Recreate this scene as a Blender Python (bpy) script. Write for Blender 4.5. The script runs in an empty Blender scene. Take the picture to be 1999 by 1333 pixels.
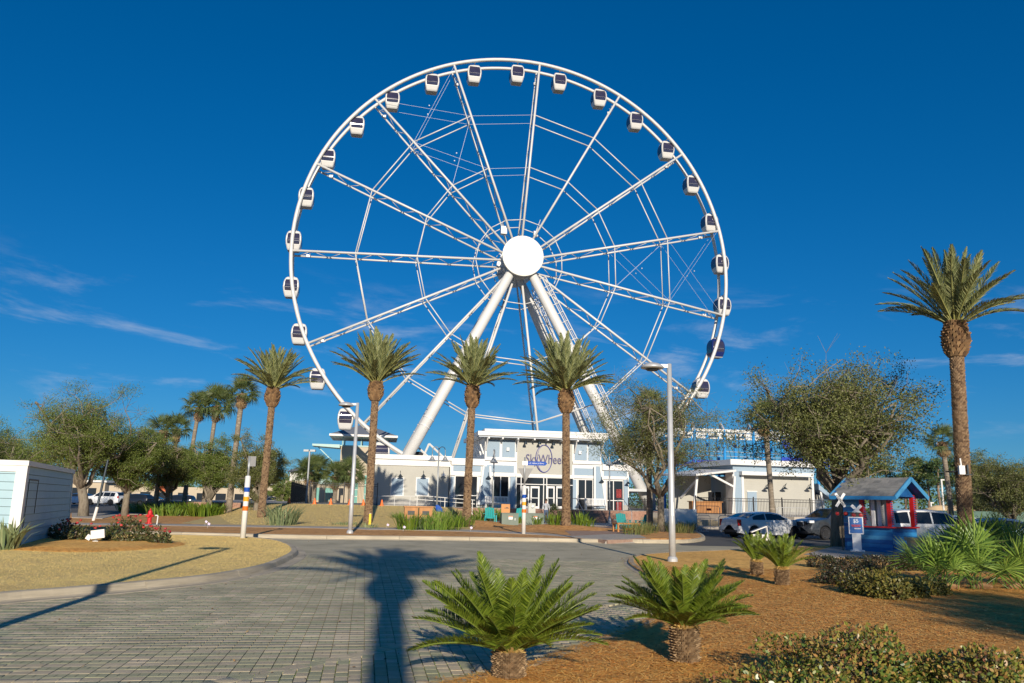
import bpy, bmesh, math, random
import numpy as np
from mathutils import Vector, Matrix, Euler
random.seed(7)
SC = bpy.context.scene
COL = SC.collection
R = math.radians
# ------------------------------------------------------------------ camera
FPX, W0, H0, EYE = 1560.0, 1999, 1333, 1.65
PITCH, ROLL = math.atan(314/FPX), 0.022
_F = Vector((0, math.cos(PITCH), math.sin(PITCH)))
_U0 = Vector((0, -math.sin(PITCH), math.cos(PITCH)))
_R0 = Vector((1, 0, 0))
_Rt = _R0*math.cos(ROLL) + _U0*math.sin(ROLL)
_Up = _U0*math.cos(ROLL) - _R0*math.sin(ROLL)
CAM = Vector((0, 0, EYE))
cd = bpy.data.cameras.new('camera'); cam = bpy.data.objects.new('camera', cd); COL.objects.link(cam)
cd.sensor_width = 36; cd.lens = 36*FPX/W0; cd.clip_start = .05; cd.clip_end = 6000
M = Matrix((_Rt, _Up, -_F)).transposed().to_4x4(); M.translation = CAM
cam.matrix_world = M
SC.camera = cam
# ------------------------------------------------------------------ light
SUN_EL, SUN_AZ = R(17.0), math.pi - R(8.0)        # azimuth clockwise from +Y
w = bpy.data.worlds.new('World'); SC.world = w; w.use_nodes = True
nt = w.node_tree; nt.nodes.clear()
def N(t, ty, **kw):
    n = t.nodes.new(ty)
    for k, v in kw.items(): setattr(n, k, v)
    return n
sky = N(nt, 'ShaderNodeTexSky', sky_type='NISHITA', sun_disc=False, sun_elevation=SUN_EL, sun_rotation=SUN_AZ,
        altitude=0, air_density=1.0, dust_density=0.0, ozone_density=8.0)
hs = N(nt, 'ShaderNodeHueSaturation'); hs.inputs['Saturation'].default_value = 1.12; hs.inputs['Value'].default_value = 1.0
tint = N(nt, 'ShaderNodeMix', data_type='RGBA', blend_type='MULTIPLY'); tint.inputs['Factor'].default_value = 1; tint.inputs['B'].default_value = (.50, .80, 1.0, 1)   # polarised, deep blue air
nt.links.new(sky.outputs[0], tint.inputs['A']); gm = N(nt, 'ShaderNodeGamma'); gm.inputs[1].default_value = .80; nt.links.new(tint.outputs['Result'], gm.inputs[0]); nt.links.new(gm.outputs[0], hs.inputs['Color'])
# thin high cloud: streaky noise on the sky direction, in a low band all the way round
tc = N(nt, 'ShaderNodeTexCoord')
sep = N(nt, 'ShaderNodeSeparateXYZ'); nt.links.new(tc.outputs['Generated'], sep.inputs[0])
def math_n(op, a, b=None, c=None):
    n = N(nt, 'ShaderNodeMath', operation=op)
    for i, x in enumerate((a, b, c)):
        if x is None: continue
        if isinstance(x, (int, float)): n.inputs[i].default_value = x
        else: nt.links.new(x, n.inputs[i])
    return n.outputs[0]
az = math_n('ARCTAN2', sep.outputs[0], sep.outputs[1]); elv = math_n('ARCSINE', sep.outputs[2])
cmb = N(nt, 'ShaderNodeCombineXYZ')
nt.links.new(az, cmb.inputs[0]); nt.links.new(math_n('ADD', math_n('MULTIPLY', elv, 4.2), math_n('MULTIPLY', az, 0.32)), cmb.inputs[1])
n1 = N(nt, 'ShaderNodeTexNoise'); n1.inputs['Scale'].default_value = 5.2; n1.inputs['Detail'].default_value = 7; n1.inputs['Roughness'].default_value = .62; n1.inputs['Distortion'].default_value = .35
mp = N(nt, 'ShaderNodeMapping'); mp.inputs['Location'].default_value = (3.35, 1.7, 0.4)
nt.links.new(cmb.outputs[0], mp.inputs[0]); nt.links.new(mp.outputs[0], n1.inputs['Vector'])
def smooth(x, a, b):
    n = N(nt, 'ShaderNodeMapRange', interpolation_type='SMOOTHSTEP'); nt.links.new(x, n.inputs[0])
    n.inputs[1].default_value = a; n.inputs[2].default_value = b
    return n.outputs[0]
band = math_n('MULTIPLY', smooth(elv, .05, .12), math_n('SUBTRACT', 1.0, smooth(elv, .17, .29)))
cl = math_n('MULTIPLY', math_n('MULTIPLY', smooth(n1.outputs['Fac'], .50, .76), band), .62)
mixc = N(nt, 'ShaderNodeMix', data_type='RGBA'); nt.links.new(cl, mixc.inputs['Factor'])
nt.links.new(hs.outputs[0], mixc.inputs['A']); mixc.inputs['B'].default_value = (4.4, 5.0, 5.9, 1)
bg = N(nt, 'ShaderNodeBackground'); bg.inputs['Strength'].default_value = .110
nt.links.new(mixc.outputs['Result'], bg.inputs['Color'])
wo = N(nt, 'ShaderNodeOutputWorld'); nt.links.new(bg.outputs[0], wo.inputs[0])
sd = bpy.data.lights.new('sun', 'SUN'); sd.energy = 5.0; sd.angle = R(.55); sd.color = (1, .89, .73)
so = bpy.data.objects.new('sun', sd); COL.objects.link(so)
SDIR = Vector((math.sin(SUN_AZ)*math.cos(SUN_EL), math.cos(SUN_AZ)*math.cos(SUN_EL), math.sin(SUN_EL)))
so.rotation_euler = SDIR.to_track_quat('Z', 'Y').to_euler(); so.location = (0, 0, 60)
vs = SC.view_settings; vs.view_transform = 'Standard'; vs.look = 'None'; vs.exposure = .12; vs.gamma = 1; vs.use_curve_mapping = False
SC.render.engine = 'CYCLES'
# ------------------------------------------------------------------ placing helpers (plane of ground / plane of depth)
def ray(px, py): return _F + _Rt*((px-999.5)/FPX) - _Up*((py-666.5)/FPX)
def gp(px, py, z=0.0):
    d = ray(px, py); t = (z-EYE)/d.z
    return Vector((d.x*t, d.y*t, z))
def dp(px, py, Y):
    d = ray(px, py); t = Y/d.y
    return CAM + d*t
# ------------------------------------------------------------------ materials
MATS = {}
def mat(name, col, rough=.7, metal=0, var=.12, scale=6.0, bump=0., bscale=40., col2=None, spec=.5, attr=None, objrnd=False, coord='Object', stretch=None, trans=0, coat=0, emit=None, detail=4):
    if name in MATS: return MATS[name]
    m = bpy.data.materials.new(name); m.use_nodes = True; t = m.node_tree; p = t.nodes['Principled BSDF']
    p.inputs['Roughness'].default_value = rough; p.inputs['Metallic'].default_value = metal
    p.inputs['Specular IOR Level'].default_value = spec
    if coat: p.inputs['Coat Weight'].default_value = coat; p.inputs['Coat Roughness'].default_value = .05
    tcn = N(t, 'ShaderNodeTexCoord'); vec = tcn.outputs[coord]
    if stretch:
        mpn = N(t, 'ShaderNodeMapping'); mpn.inputs['Scale'].default_value = stretch; t.links.new(vec, mpn.inputs[0]); vec = mpn.outputs[0]
    def nz(s, d=detail):
        n = N(t, 'ShaderNodeTexNoise'); n.inputs['Scale'].default_value = s; n.inputs['Detail'].default_value = d
        n.inputs['Roughness'].default_value = .65
        t.links.new(vec, n.inputs['Vector']); return n.outputs['Fac']
    cols = col if isinstance(col, list) else None
    if cols:
        rp = N(t, 'ShaderNodeValToRGB'); cr = rp.color_ramp
        while len(cr.elements) < len(cols): cr.elements.new(.5)
        for i, c in enumerate(cols):
            cr.elements[i].position = (i+.5)/len(cols); cr.elements[i].color = (*c, 1)
        if attr:
            a = N(t, 'ShaderNodeAttribute', attribute_name=attr); t.links.new(a.outputs['Fac'], rp.inputs[0])
        elif objrnd:
            a = N(t, 'ShaderNodeObjectInfo'); t.links.new(a.outputs['Random'], rp.inputs[0])
        else:
            st = N(t, 'ShaderNodeMapRange'); st.inputs[1].default_value = .28; st.inputs[2].default_value = .72
            t.links.new(nz(scale), st.inputs[0]); t.links.new(st.outputs[0], rp.inputs[0])
        base = rp.outputs[0]
    else:
        rg = N(t, 'ShaderNodeRGB'); rg.outputs[0].default_value = (*col, 1); base = rg.outputs[0]
    if var:
        hv = N(t, 'ShaderNodeHueSaturation'); t.links.new(base, hv.inputs['Color'])
        mr = N(t, 'ShaderNodeMapRange'); mr.inputs[1].default_value = .25; mr.inputs[2].default_value = .75
        mr.inputs[3].default_value = 1-var; mr.inputs[4].default_value = 1+var
        t.links.new(nz(scale), mr.inputs[0]); t.links.new(mr.outputs[0], hv.inputs['Value']); base = hv.outputs[0]
    t.links.new(base, p.inputs['Base Color'])
    if bump:
        b = N(t, 'ShaderNodeBump'); b.inputs['Strength'].default_value = bump; b.inputs['Distance'].default_value = .02
        t.links.new(nz(bscale), b.inputs['Height']); t.links.new(b.outputs[0], p.inputs['Normal'])
    if trans:
        out = t.nodes['Material Output']; tr = N(t, 'ShaderNodeBsdfTranslucent'); mx = N(t, 'ShaderNodeMixShader'); mx.inputs[0].default_value = trans
        t.links.new(base, tr.inputs[0]); t.links.new(p.outputs[0], mx.inputs[1]); t.links.new(tr.outputs[0], mx.inputs[2]); t.links.new(mx.outputs[0], out.inputs[0])
    MATS[name] = m
    return m
# ------------------------------------------------------------------ mesh collector
class MB:
    def __init__(s): s.v = []; s.f = []; s.rnd = []
    def add(s, vs, fs):
        b = len(s.v); s.v += [tuple(x) for x in vs]; s.f += [tuple(i+b for i in f) for f in fs]; return s
    def box(s, c, size, rz=0, taper=1.0, rot=None):
        hx, hy, hz = size[0]/2, size[1]/2, size[2]/2
        pts = [Vector((x*hx*(taper if z > 0 else 1), y*hy*(taper if z > 0 else 1), z*hz)) for z in (-1, 1) for y in (-1, 1) for x in (-1, 1)]
        m = rot if rot is not None else Matrix.Rotation(rz, 3, 'Z')
        c = Vector(c)
        return s.add([c + m @ p for p in pts], [(0, 2, 3, 1), (4, 5, 7, 6), (0, 1, 5, 4), (2, 6, 7, 3), (0, 4, 6, 2), (1, 3, 7, 5)])
    def bx(s, x0, x1, y0, y1, z0, z1): return s.box(((x0+x1)/2, (y0+y1)/2, (z0+z1)/2), (abs(x1-x0), abs(y1-y0), abs(z1-z0)))
    def tube(s, pts, r, n=8, closed=False, cap=True):
        pts = [Vector(p) for p in pts]; k = len(pts)
        rs = r if isinstance(r, (list, tuple)) else [r]*k
        b = len(s.v); ref = None
        for i, p in enumerate(pts):
            if closed: d = pts[(i+1) % k] - pts[i-1]
            else: d = pts[min(i+1, k-1)] - pts[max(i-1, 0)]
            if d.length < 1e-9: d = Vector((0, 0, 1))
            d.normalize()
            if ref is None:
                ref = Vector((0, 0, 1)) if abs(d.z) < .9 else Vector((1, 0, 0))
            a = ref - d*ref.dot(d)
            if a.length < 1e-6: a = d.orthogonal()
            a.normalize(); ref = a; c = d.cross(a)
            for j in range(n):
                t = 2*math.pi*(j+.5)/n
                s.v.append(tuple(p + (a*math.cos(t) + c*math.sin(t))*rs[i]))
        m = k if closed else k-1
        for i in range(m):
            for j in range(n):
                a0 = b+i*n+j; a1 = b+i*n+(j+1) % n; i2 = (i+1) % k
                s.f.append((a0, a1, b+i2*n+(j+1) % n, b+i2*n+j))
        if cap and not closed:
            s.f.append(tuple(b+j for j in range(n))[::-1]); s.f.append(tuple(b+(k-1)*n+j for j in range(n)))
        return s
    def bar(s, a, b, r, n=6): return s.tube([a, b], r, n)
    def lathe(s, prof, n=16, c=(0, 0, 0), axis='Z', capb=True):
        b = len(s.v)
        for (r, z) in prof:
            for j in range(n):
                t = 2*math.pi*j/n
                x, y = r*math.cos(t), r*math.sin(t)
                p = (x, y, z) if axis == 'Z' else ((x, z, y) if axis == 'Y' else (z, x, y))
                s.v.append((p[0]+c[0], p[1]+c[1], p[2]+c[2]))
        for i in range(len(prof)-1):
            for j in range(n):
                s.f.append((b+i*n+j, b+i*n+(j+1) % n, b+(i+1)*n+(j+1) % n, b+(i+1)*n+j))
        if capb:
            s.f.append(tuple(b+j for j in range(n))[::-1]); s.f.append(tuple(b+(len(prof)-1)*n+j for j in range(n)))
        return s
    def prism(s, poly, z0, z1):
        n = len(poly); b = len(s.v)
        s.v += [(p[0], p[1], z0) for p in poly] + [(p[0], p[1], z1) for p in poly]
        s.f += [tuple(range(b, b+n))[::-1], tuple(range(b+n, b+2*n))] + [(b+i, b+(i+1) % n, b+n+(i+1) % n, b+n+i) for i in range(n)]
        return s
    def mesh(s, name, m=None, smooth=False, recalc=True):
        me = bpy.data.meshes.new(name); me.from_pydata(s.v, [], s.f)
        if recalc and len(s.f) < 60000:
            bm = bmesh.new(); bm.from_mesh(me); bmesh.ops.recalc_face_normals(bm, faces=bm.faces); bm.to_mesh(me); bm.free()
        if s.rnd and len(s.rnd) == len(s.f):
            a = me.attributes.new('rnd', 'FLOAT', 'FACE'); a.data.foreach_set('value', s.rnd)
        if m:
            for q in (m if isinstance(m, list) else [m]): me.materials.append(q)
        if smooth: me.polygons.foreach_set('use_smooth', [True]*len(me.polygons))
        me.update(); return me
def ob(name, me, parent=None, loc=(0, 0, 0), rot=(0, 0, 0), sc=1, kind=None):
    o = bpy.data.objects.new(name, me); COL.objects.link(o)
    if parent: o.parent = parent
    o.location = loc; o.rotation_euler = rot
    o.scale = (sc, sc, sc) if isinstance(sc, (int, float)) else sc
    if kind: o['kind'] = kind
    return o
def B(name, mb, m, parent=None, smooth=False, loc=(0, 0, 0), rot=(0, 0, 0), sc=1, kind=None):
    return ob(name, mb.mesh(name, m, smooth), parent, loc, rot, sc, kind)
def tag(o, label, cat, group=None):
    o['label'] = label; o['category'] = cat
    if group: o['group'] = group
    return o
def T(name, label, cat, loc=(0, 0, 0), rz=0, group=None):
    o = bpy.data.objects.new(name, None); COL.objects.link(o); o.location = loc; o.rotation_euler = (0, 0, rz); o.empty_display_size = .3
    return tag(o, label, cat, group)
def S(name, mb, m, smooth=False): return B(name, mb, m, smooth=smooth, kind='structure')
def npmesh(name, V, F, m, rnd=None, smooth=False):
    """V (n,3) array, F (k,q) array of indices"""
    me = bpy.data.meshes.new(name); V = np.asarray(V, np.float32); F = np.asarray(F, np.int32); q = F.shape[1]
    me.vertices.add(len(V)); me.vertices.foreach_set('co', V.ravel())
    me.loops.add(F.size); me.loops.foreach_set('vertex_index', F.ravel())
    me.polygons.add(len(F)); me.polygons.foreach_set('loop_start', np.arange(0, F.size, q, dtype=np.int32))
    if rnd is not None:
        a = me.attributes.new('rnd', 'FLOAT', 'FACE'); a.data.foreach_set('value', np.asarray(rnd, np.float32))
    if m: me.materials.append(m)
    if smooth: me.polygons.foreach_set('use_smooth', np.ones(len(F), bool))
    me.update(calc_edges=True); me.validate(); return me
def inpoly(P, poly):
    P = np.asarray(P); x, y = P[:, 0], P[:, 1]; r = np.zeros(len(P), bool); n = len(poly)
    for i in range(n):
        x0, y0 = poly[i][0], poly[i][1]; x1, y1 = poly[(i+1) % n][0], poly[(i+1) % n][1]
        if y0 == y1: continue
        c = ((y0 > y) != (y1 > y)) & (x < (x1-x0)*(y-y0)/(y1-y0)+x0); r ^= c
    return r
def spline(pts, n=8):
    """Catmull-Rom through 2-D points"""
    out = []; P = [Vector((p[0], p[1])) for p in pts]
    for i in range(len(P)-1):
        p0, p1, p2, p3 = P[max(i-1, 0)], P[i], P[i+1], P[min(i+2, len(P)-1)]
        for k in range(n):
            t = k/n
            out.append(.5*((2*p1)+(p2-p0)*t+(2*p0-5*p1+4*p2-p3)*t*t+(3*p1-p0-3*p2+p3)*t**3))
    out.append(P[-1]); return out
def textmesh(name, body, size, m, depth=.01, bold=0, align='CENTER', shear=0):
    c = bpy.data.curves.new(name, 'FONT'); c.body = body; c.size = size; c.extrude = depth; c.align_x = align; c.align_y = 'CENTER'; c.offset = bold; c.shear = shear; c.resolution_u = 3
    o = bpy.data.objects.new('tmp', c); COL.objects.link(o)
    dg = bpy.context.evaluated_depsgraph_get(); me = bpy.data.meshes.new_from_object(o.evaluated_get(dg)); me.name = name
    bpy.data.objects.remove(o); me.materials.clear(); me.materials.append(m); return me
# ------------------------------------------------------------------ palette
m_white = mat('white_paint', (.74, .72, .68), .45, var=.04, scale=1.5)
m_wheel = mat('wheel_white', (.64, .63, .61), .35, var=.03, scale=.8)
m_steel = mat('galvanised', (.50, .51, .52), .42, metal=.25, var=.10, scale=4)
m_dark = mat('dark_metal', (.025, .025, .028), .5, var=.1)
m_black = mat('black_rubber', (.018, .018, .02), .8, var=.2)
m_glassd = mat('dark_glass', (.018, .02, .026), .06, var=0, spec=.7)
m_gond_glass = mat('gondola_glass', (.035, .032, .06), .05, var=.25, scale=1.2, spec=.8)
m_conc = mat('concrete', (.34, .31, .26), .85, var=.22, scale=3.5, bump=.25, bscale=60)
m_kerb = mat('kerb_concrete', (.44, .38, .28), .85, var=.28, scale=2.2, bump=.25, bscale=50, coord='Generated')
m_walk = mat('sidewalk_concrete', (.40, .36, .31), .85, var=.15, scale=1.5, bump=.15)
m_joint = mat('joint_sand', (.27, .255, .175), .95, var=.3, scale=5)
PCOL = [(.30, .29, .23), (.40, .37, .32), (.27, .30, .23), (.44, .40, .35), (.33, .34, .27), (.37, .33, .29)]
m_pav = mat('paver', [(.38, .375, .22), (.41, .395, .24), (.44, .415, .255), (.51, .43, .285), (.54, .45, .305), (.57, .475, .325)], .85, var=.2, scale=1.1, bump=.3, bscale=90, attr='rnd')
def stains(m):
    t = m.node_tree; p = t.nodes['Principled BSDF']; lk = p.inputs['Base Color'].links[0]; src = lk.from_socket
    ge = N(t, 'ShaderNodeNewGeometry'); n1_ = N(t, 'ShaderNodeTexNoise'); n1_.inputs['Scale'].default_value = .55; n1_.inputs['Detail'].default_value = 6; n1_.inputs['Roughness'].default_value = .7; t.links.new(ge.outputs['Position'], n1_.inputs['Vector'])
    mr = N(t, 'ShaderNodeMapRange'); mr.inputs[1].default_value = .3; mr.inputs[2].default_value = .7; mr.inputs[3].default_value = .78; mr.inputs[4].default_value = 1.12; t.links.new(n1_.outputs['Fac'], mr.inputs[0])
    hv = N(t, 'ShaderNodeHueSaturation'); t.links.new(src, hv.inputs['Color']); t.links.new(mr.outputs[0], hv.inputs['Value']); t.links.new(hv.outputs[0], p.inputs['Base Color'])
stains(m_pav)
m_road = mat('road_far', [(.42, .375, .25), (.48, .425, .29), (.44, .39, .265)], .88, var=.18, scale=.7, bump=.1, stretch=(1, .6, 1))
m_asph = mat('asphalt', (.085, .083, .08), .9, var=.25, scale=1.2, bump=.2)
m_straw = mat('pine_straw_bed', [(.68, .32, .055), (.80, .42, .085), (.88, .51, .13), (.74, .36, .065)], .95, var=.3, scale=7, bump=.4, bscale=45, detail=8)
m_needle = mat('pine_needle', [(.52, .23, .045), (.84, .44, .095), (.92, .57, .17), (.88, .50, .125), (.72, .37, .075)], .8, var=.1, attr='rnd')
m_mulch = mat('mulch', [(.42, .18, .045), (.56, .26, .075), (.64, .34, .11), (.48, .22, .06)], .95, var=.35, scale=4, bump=.8, bscale=25, detail=8)
m_lawn = mat('dormant_lawn', [(.74, .53, .19), (.82, .60, .225), (.68, .51, .165), (.77, .56, .205)], .95, var=.25, scale=2.2, bump=.6, bscale=60, detail=8)
m_blade = mat('dormant_blade', [(.72, .52, .185), (.82, .60, .235), (.77, .56, .21), (.66, .51, .17)], .8, var=.1, attr='rnd')
m_sand = mat('far_ground', [(.22, .17, .09), (.29, .23, .13), (.20, .17, .08)], .95, var=.25, scale=.15, bump=.3, bscale=6)
m_flawn = mat('far_lawn', [(.52, .38, .15), (.57, .43, .175), (.47, .36, .13)], .95, var=.2, scale=1.5, bump=.4, bscale=30)  # lawn colour darkened to offset the stronger sunlight on the slope
m_fblade = mat('far_blade', [(.48, .36, .14), (.57, .43, .18), (.52, .40, .155), (.42, .35, .12)], .8, var=.1, attr='rnd')  # blade colour darkened likewise, against the bright sun on the slope
stains(m_straw); stains(m_mulch); stains(m_lawn); stains(m_road)
m_path = mat('brick_path', [(.30, .18, .13), (.36, .24, .18), (.27, .17, .13)], .9, var=.2, scale=2.5, bump=.2)
# ------------------------------------------------------------------ ground
S('ground', MB().add([(-2500, -400, -.06), (2500, -400, -.06), (2500, 3500, -.06), (-2500, 3500, -.06)], [(0, 1, 2, 3)]), m_sand)
lawn_e = [(-9, -.5), (-8.2, 7.0)] ; lawn_e = []
for q in [(-420, 1200), (-200, 1176), (0, 1156), (132, 1146), (332, 1129), (432, 1117), (512, 1101), (556, 1084), (570, 1073), (560, 1062), (530, 1053), (470, 1047.6), (380, 1044.5), (280, 1042), (0, 1036), (-500, 1025)]:
    p = gp(q[0], q[1], .13); lawn_e.append((p.x, p.y))
lawn_s = spline(lawn_e, 6); LAWN = [(p.x, p.y) for p in lawn_s]
bed_e = []
for q in [(600, 1420), (760, 1368), (863, 1333), (1024, 1296), (1115, 1264), (1185, 1240), (1244, 1217), (1287, 1196), (1311, 1172), (1303, 1146), (1268, 1122), (1240, 1107), (1227, 1095), (1240, 1084), (1300, 1078), (1420, 1073), (1560, 1066), (1750, 1060)]:
    p = gp(q[0], q[1], .06); bed_e.append((p.x, p.y))
bed_s = spline(bed_e, 6); BED = [(p.x, p.y) for p in bed_s] + [(60, 37), (60, 2), (1.5, 2)]
farc = [(gp(x, y, .0).x, gp(x, y, .0).y) for x, y in [(-700, 1026), (0, 1040), (280, 1045), (560, 1051.5), (800, 1054), (1000, 1056.5), (1178, 1059.5)]]
# road base sheet
S('road', MB().add([(-60, -12, -.022), (40, -12, -.022), (60, 62, -.022), (-60, 40, -.022)], [(0, 1, 2, 3)]), m_joint)
S('road_surface', MB().add([(-60, 23.2, -.006), (30, 23.2, -.006), (60, 38.5, -.006), (-60, 38.5, -.006)], [(0, 1, 2, 3)]), m_road)
S('parking_lot', MB().add([(7.5, 35.4, -.002), (70, 35.4, -.002), (70, 70, -.002), (10, 70, -.002)], [(0, 1, 2, 3)]), m_asph)
# --- pavers
pa = R(10.0); ca, sa = math.cos(pa), math.sin(pa)
def p_world(u, v): return np.stack([u*ca - v*sa, u*sa + v*ca], -1)
A_, B_ = gp(440, 1328), gp(840, 1248)
def side(P): return (B_.x-A_.x)*(P[:, 1]-A_.y) - (B_.y-A_.y)*(P[:, 0]-A_.x)
bl = math.hypot(B_.x-A_.x, B_.y-A_.y)
rng = np.random.default_rng(3)
cells = []      # centre x,y, half u, half v, rnd, angle
cw, rw = .18, .168
uu, vv = np.meshgrid(np.arange(-110, 110), np.arange(10, 160)); uu = uu.ravel(); vv = vv.ravel()
Cn = p_world(uu*cw, vv*rw)
green = (vv % 2 == 0)
rn = np.where(green, rng.uniform(.02, .48, len(uu)), rng.uniform(.5, .98, len(uu)))
flip = rng.random(len(uu)) < .13; rn = np.where(flip, rng.random(len(uu)), rn)
far = (side(Cn)/bl > .0)
def vis(C): return (C[:, 1] < 24.5) & (np.abs(C[:, 0]) < C[:, 1]*.70+2.2) & (C[:, 1] > 5.2) & ~inpoly(C, LAWN) & ~inpoly(C, BED)
k = vis(Cn) & far
far_c = np.column_stack([Cn[k], np.full(k.sum(), cw/2-.003), np.full(k.sum(), rw/2-.0022), rn[k], np.full(k.sum(), pa), green[k]])
# near zone: narrow pavers, running bond
cw2 = .124
uu, vv = np.meshgrid(np.arange(-90, 90), np.arange(10, 70)); uu = uu.ravel(); vv = vv.ravel()
l2 = .19
Cn = p_world(uu*cw2, vv*l2 + (uu % 3)*l2/3.)
near = (side(Cn)/bl < -.03); k = vis(Cn) & near
near_c = np.column_stack([Cn[k], np.full(k.sum(), cw2/2-.004), np.full(k.sum(), l2/2-.003), rng.random(k.sum()), np.full(k.sum(), pa), np.zeros(k.sum())])
# border course along the change of pattern
ba = math.atan2(B_.y-A_.y, B_.x-A_.x); n = 140
tt = (np.arange(n)-40)*.205
Cn = np.stack([A_.x+tt*math.cos(ba)-math.sin(ba)*-.02, A_.y+tt*math.sin(ba)+math.cos(ba)*-.02], -1)
k = vis(Cn)
bor_c = np.column_stack([Cn[k], np.full(k.sum(), .1005), np.full(k.sum(), .10), rng.uniform(.2, .8, k.sum()), np.full(k.sum(), ba), np.zeros(k.sum())])
ALLP = np.vstack([far_c, near_c, bor_c])
def inframe(C):
    d = np.column_stack([C[:, 0], C[:, 1], np.full(len(C), -EYE)])
    wz = d @ np.array(_F); x = FPX*(d @ np.array(_Rt))/wz; y = FPX*(d @ np.array(_Up))/wz
    return (np.abs(x) < 985) & (np.abs(y) < 660)
vf = inframe(ALLP)
order = np.argsort(np.where(vf, ALLP[:, 1], 999))
near_i, rest_i = order[:300], order[300:]
# one mesh per paver kind, one object per paver for the nearest 300
def paver_mb(hu, hv, dash):
    b = .0035; mb = MB()
    mb.add([(-hu, -hv, -.02), (hu, -hv, -.02), (hu, hv, -.02), (-hu, hv, -.02), (-hu+.001, -hv+.001, -.0015), (hu-.001, -hv+.001, -.0015), (hu-.001, hv-.001, -.0015), (-hu+.001, hv-.001, -.0015),
            (-hu+b, -hv+b, 0), (hu-b, -hv+b, 0), (hu-b, hv-b, 0), (-hu+b, hv-b, 0)],
           [(0, 1, 5, 4), (1, 2, 6, 5), (2, 3, 7, 6), (3, 0, 4, 7), (4, 5, 9, 8), (5, 6, 10, 9), (6, 7, 11, 10), (7, 4, 8, 11), (8, 9, 10, 11)])
    return mb
road_parent = bpy.data.objects['road']
pcache = {}
for i in near_i:
    x, y, hu, hv, rv, an, gr = ALLP[i]; kq = (round(hu, 3), round(hv, 3), int(rv*9))
    if kq not in pcache:
        mb = paver_mb(hu, hv, False); mb.rnd = [(int(rv*9)+.5)/9]*len(mb.f); pcache[kq] = mb.mesh('paver', m_pav)
    ob('paver', pcache[kq], road_parent, (x, y, rng.uniform(-.0015, .001)), (rng.uniform(-.006, .006), rng.uniform(-.006, .006), an+rng.uniform(-.012, .012)))
A = ALLP[rest_i]; n = len(A); b = .0035
def ring(inset, z):
    o = []
    for sx, sy in ((-1, -1), (1, -1), (1, 1), (-1, 1)):
        u = sx*(A[:, 2]-inset); v = sy*(A[:, 3]-inset); c, s_ = np.cos(A[:, 5]), np.sin(A[:, 5])
        o.append(np.stack([A[:, 0]+u*c-v*s_, A[:, 1]+u*s_+v*c, np.broadcast_to(z, (n,))], -1))
    return np.stack(o, 1)
zz = rng.uniform(-.0015, .001, n)+np.where(np.abs(A[:, 3]-.10) < 1e-6, .005, 0)
V = np.concatenate([ring(0, np.full(n, -.02)), ring(.001, zz-.0015), ring(b, zz)], 1).reshape(-1, 3)
fq = np.array([(0, 1, 5, 4), (1, 2, 6, 5), (2, 3, 7, 6), (3, 0, 4, 7), (4, 5, 9, 8), (5, 6, 10, 9), (6, 7, 11, 10), (7, 4, 8, 11), (8, 9, 10, 11)])
Fq = (np.arange(n)[:, None, None]*12 + fq[None]).reshape(-1, 4)
ob('pavers', npmesh('pavers', V, Fq, m_pav, np.repeat(A[:, 4], 9)), road_parent, kind='stuff')
# false-joint slots of the far pavers
G = ALLP[(ALLP[:, 6] > 0) & (ALLP[:, 1] < 17)]; n = len(G)
dv = []
for sx, sy in ((-1, -1), (1, -1), (1, 1), (-1, 1)):
    u = sx*.0035; v = sy*.055; c, s_ = np.cos(G[:, 5]), np.sin(G[:, 5])
    dv.append(np.stack([G[:, 0]+u*c-v*s_, G[:, 1]+u*s_+v*c, np.full(n, .0035)], -1))
ob('paver_slots', npmesh('paver_slots', np.stack(dv, 1).reshape(-1, 3), np.arange(n*4).reshape(-1, 4), m_joint), road_parent, kind='stuff')
# weeds in the near joints
m_weed = mat('joint_weed', [(.10, .16, .03), (.16, .22, .05)], .8, attr='rnd')
k = (near_c[:, 1] < 9); Wd = near_c[k]; idx = rng.integers(0, len(Wd), 900); P = Wd[idx][:, :2] + p_world(np.full(900, cw2/2), rng.uniform(-.1, .1, 900)) + rng.normal(0, .003, (900, 2))
d = rng.normal(0, 1, (900, 2)); d /= np.linalg.norm(d, axis=1)[:, None]; hh = rng.uniform(.004, .02, 900)
V = np.stack([np.column_stack([P-d*.003, np.zeros(900)-.008]), np.column_stack([P+d*.003, np.zeros(900)-.008]), np.column_stack([P+rng.normal(0, .006, (900, 2)), hh])], 1).reshape(-1, 3)
wd = ob('joint_weeds', npmesh('joint_weeds', V, np.arange(2700).reshape(-1, 3), m_weed, rng.random(900)), None, kind='stuff'); tag(wd, 'tiny green weeds growing in the joints of the near pavers', 'weeds')
# --- beds, lawns
def sheet(name, poly, z0, z1, m): return S(name, MB().prism(poly, z0, z1), m)
bed_o = sheet('pine_straw_bed', BED, -.03, .06, m_straw)
lawn_o = sheet('lawn', LAWN + [(-60, 33), (-60, 9)], -.03, .125, m_lawn)
verge = [(p[0], p[1]+.3) for p in farc] + [(gp(1178, 1059.5).x+.0, 37.0), (5.2, 39.5), (7.5, 44), (7.5, 90), (-70, 90), (-70, 34)]
sheet('mulch_verge', verge, -.03, .14, m_mulch)
def gpoly(pts, z): return [(gp(x, y, z).x, gp(x, y, z).y) for x, y in pts]
wk = gpoly([(-500, 1018), (300, 1025.5), (620, 1030.5), (900, 1037), (1060, 1044), (1150, 1051), (1186, 1053.5), (1262, 1050), (1240, 1040), (1120, 1046), (1060, 1040.5), (900, 1033), (700, 1027.5), (620, 1027), (300, 1022), (-500, 1013)], .15)
sheet('sidewalk', wk, .0, .152, m_walk)
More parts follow.
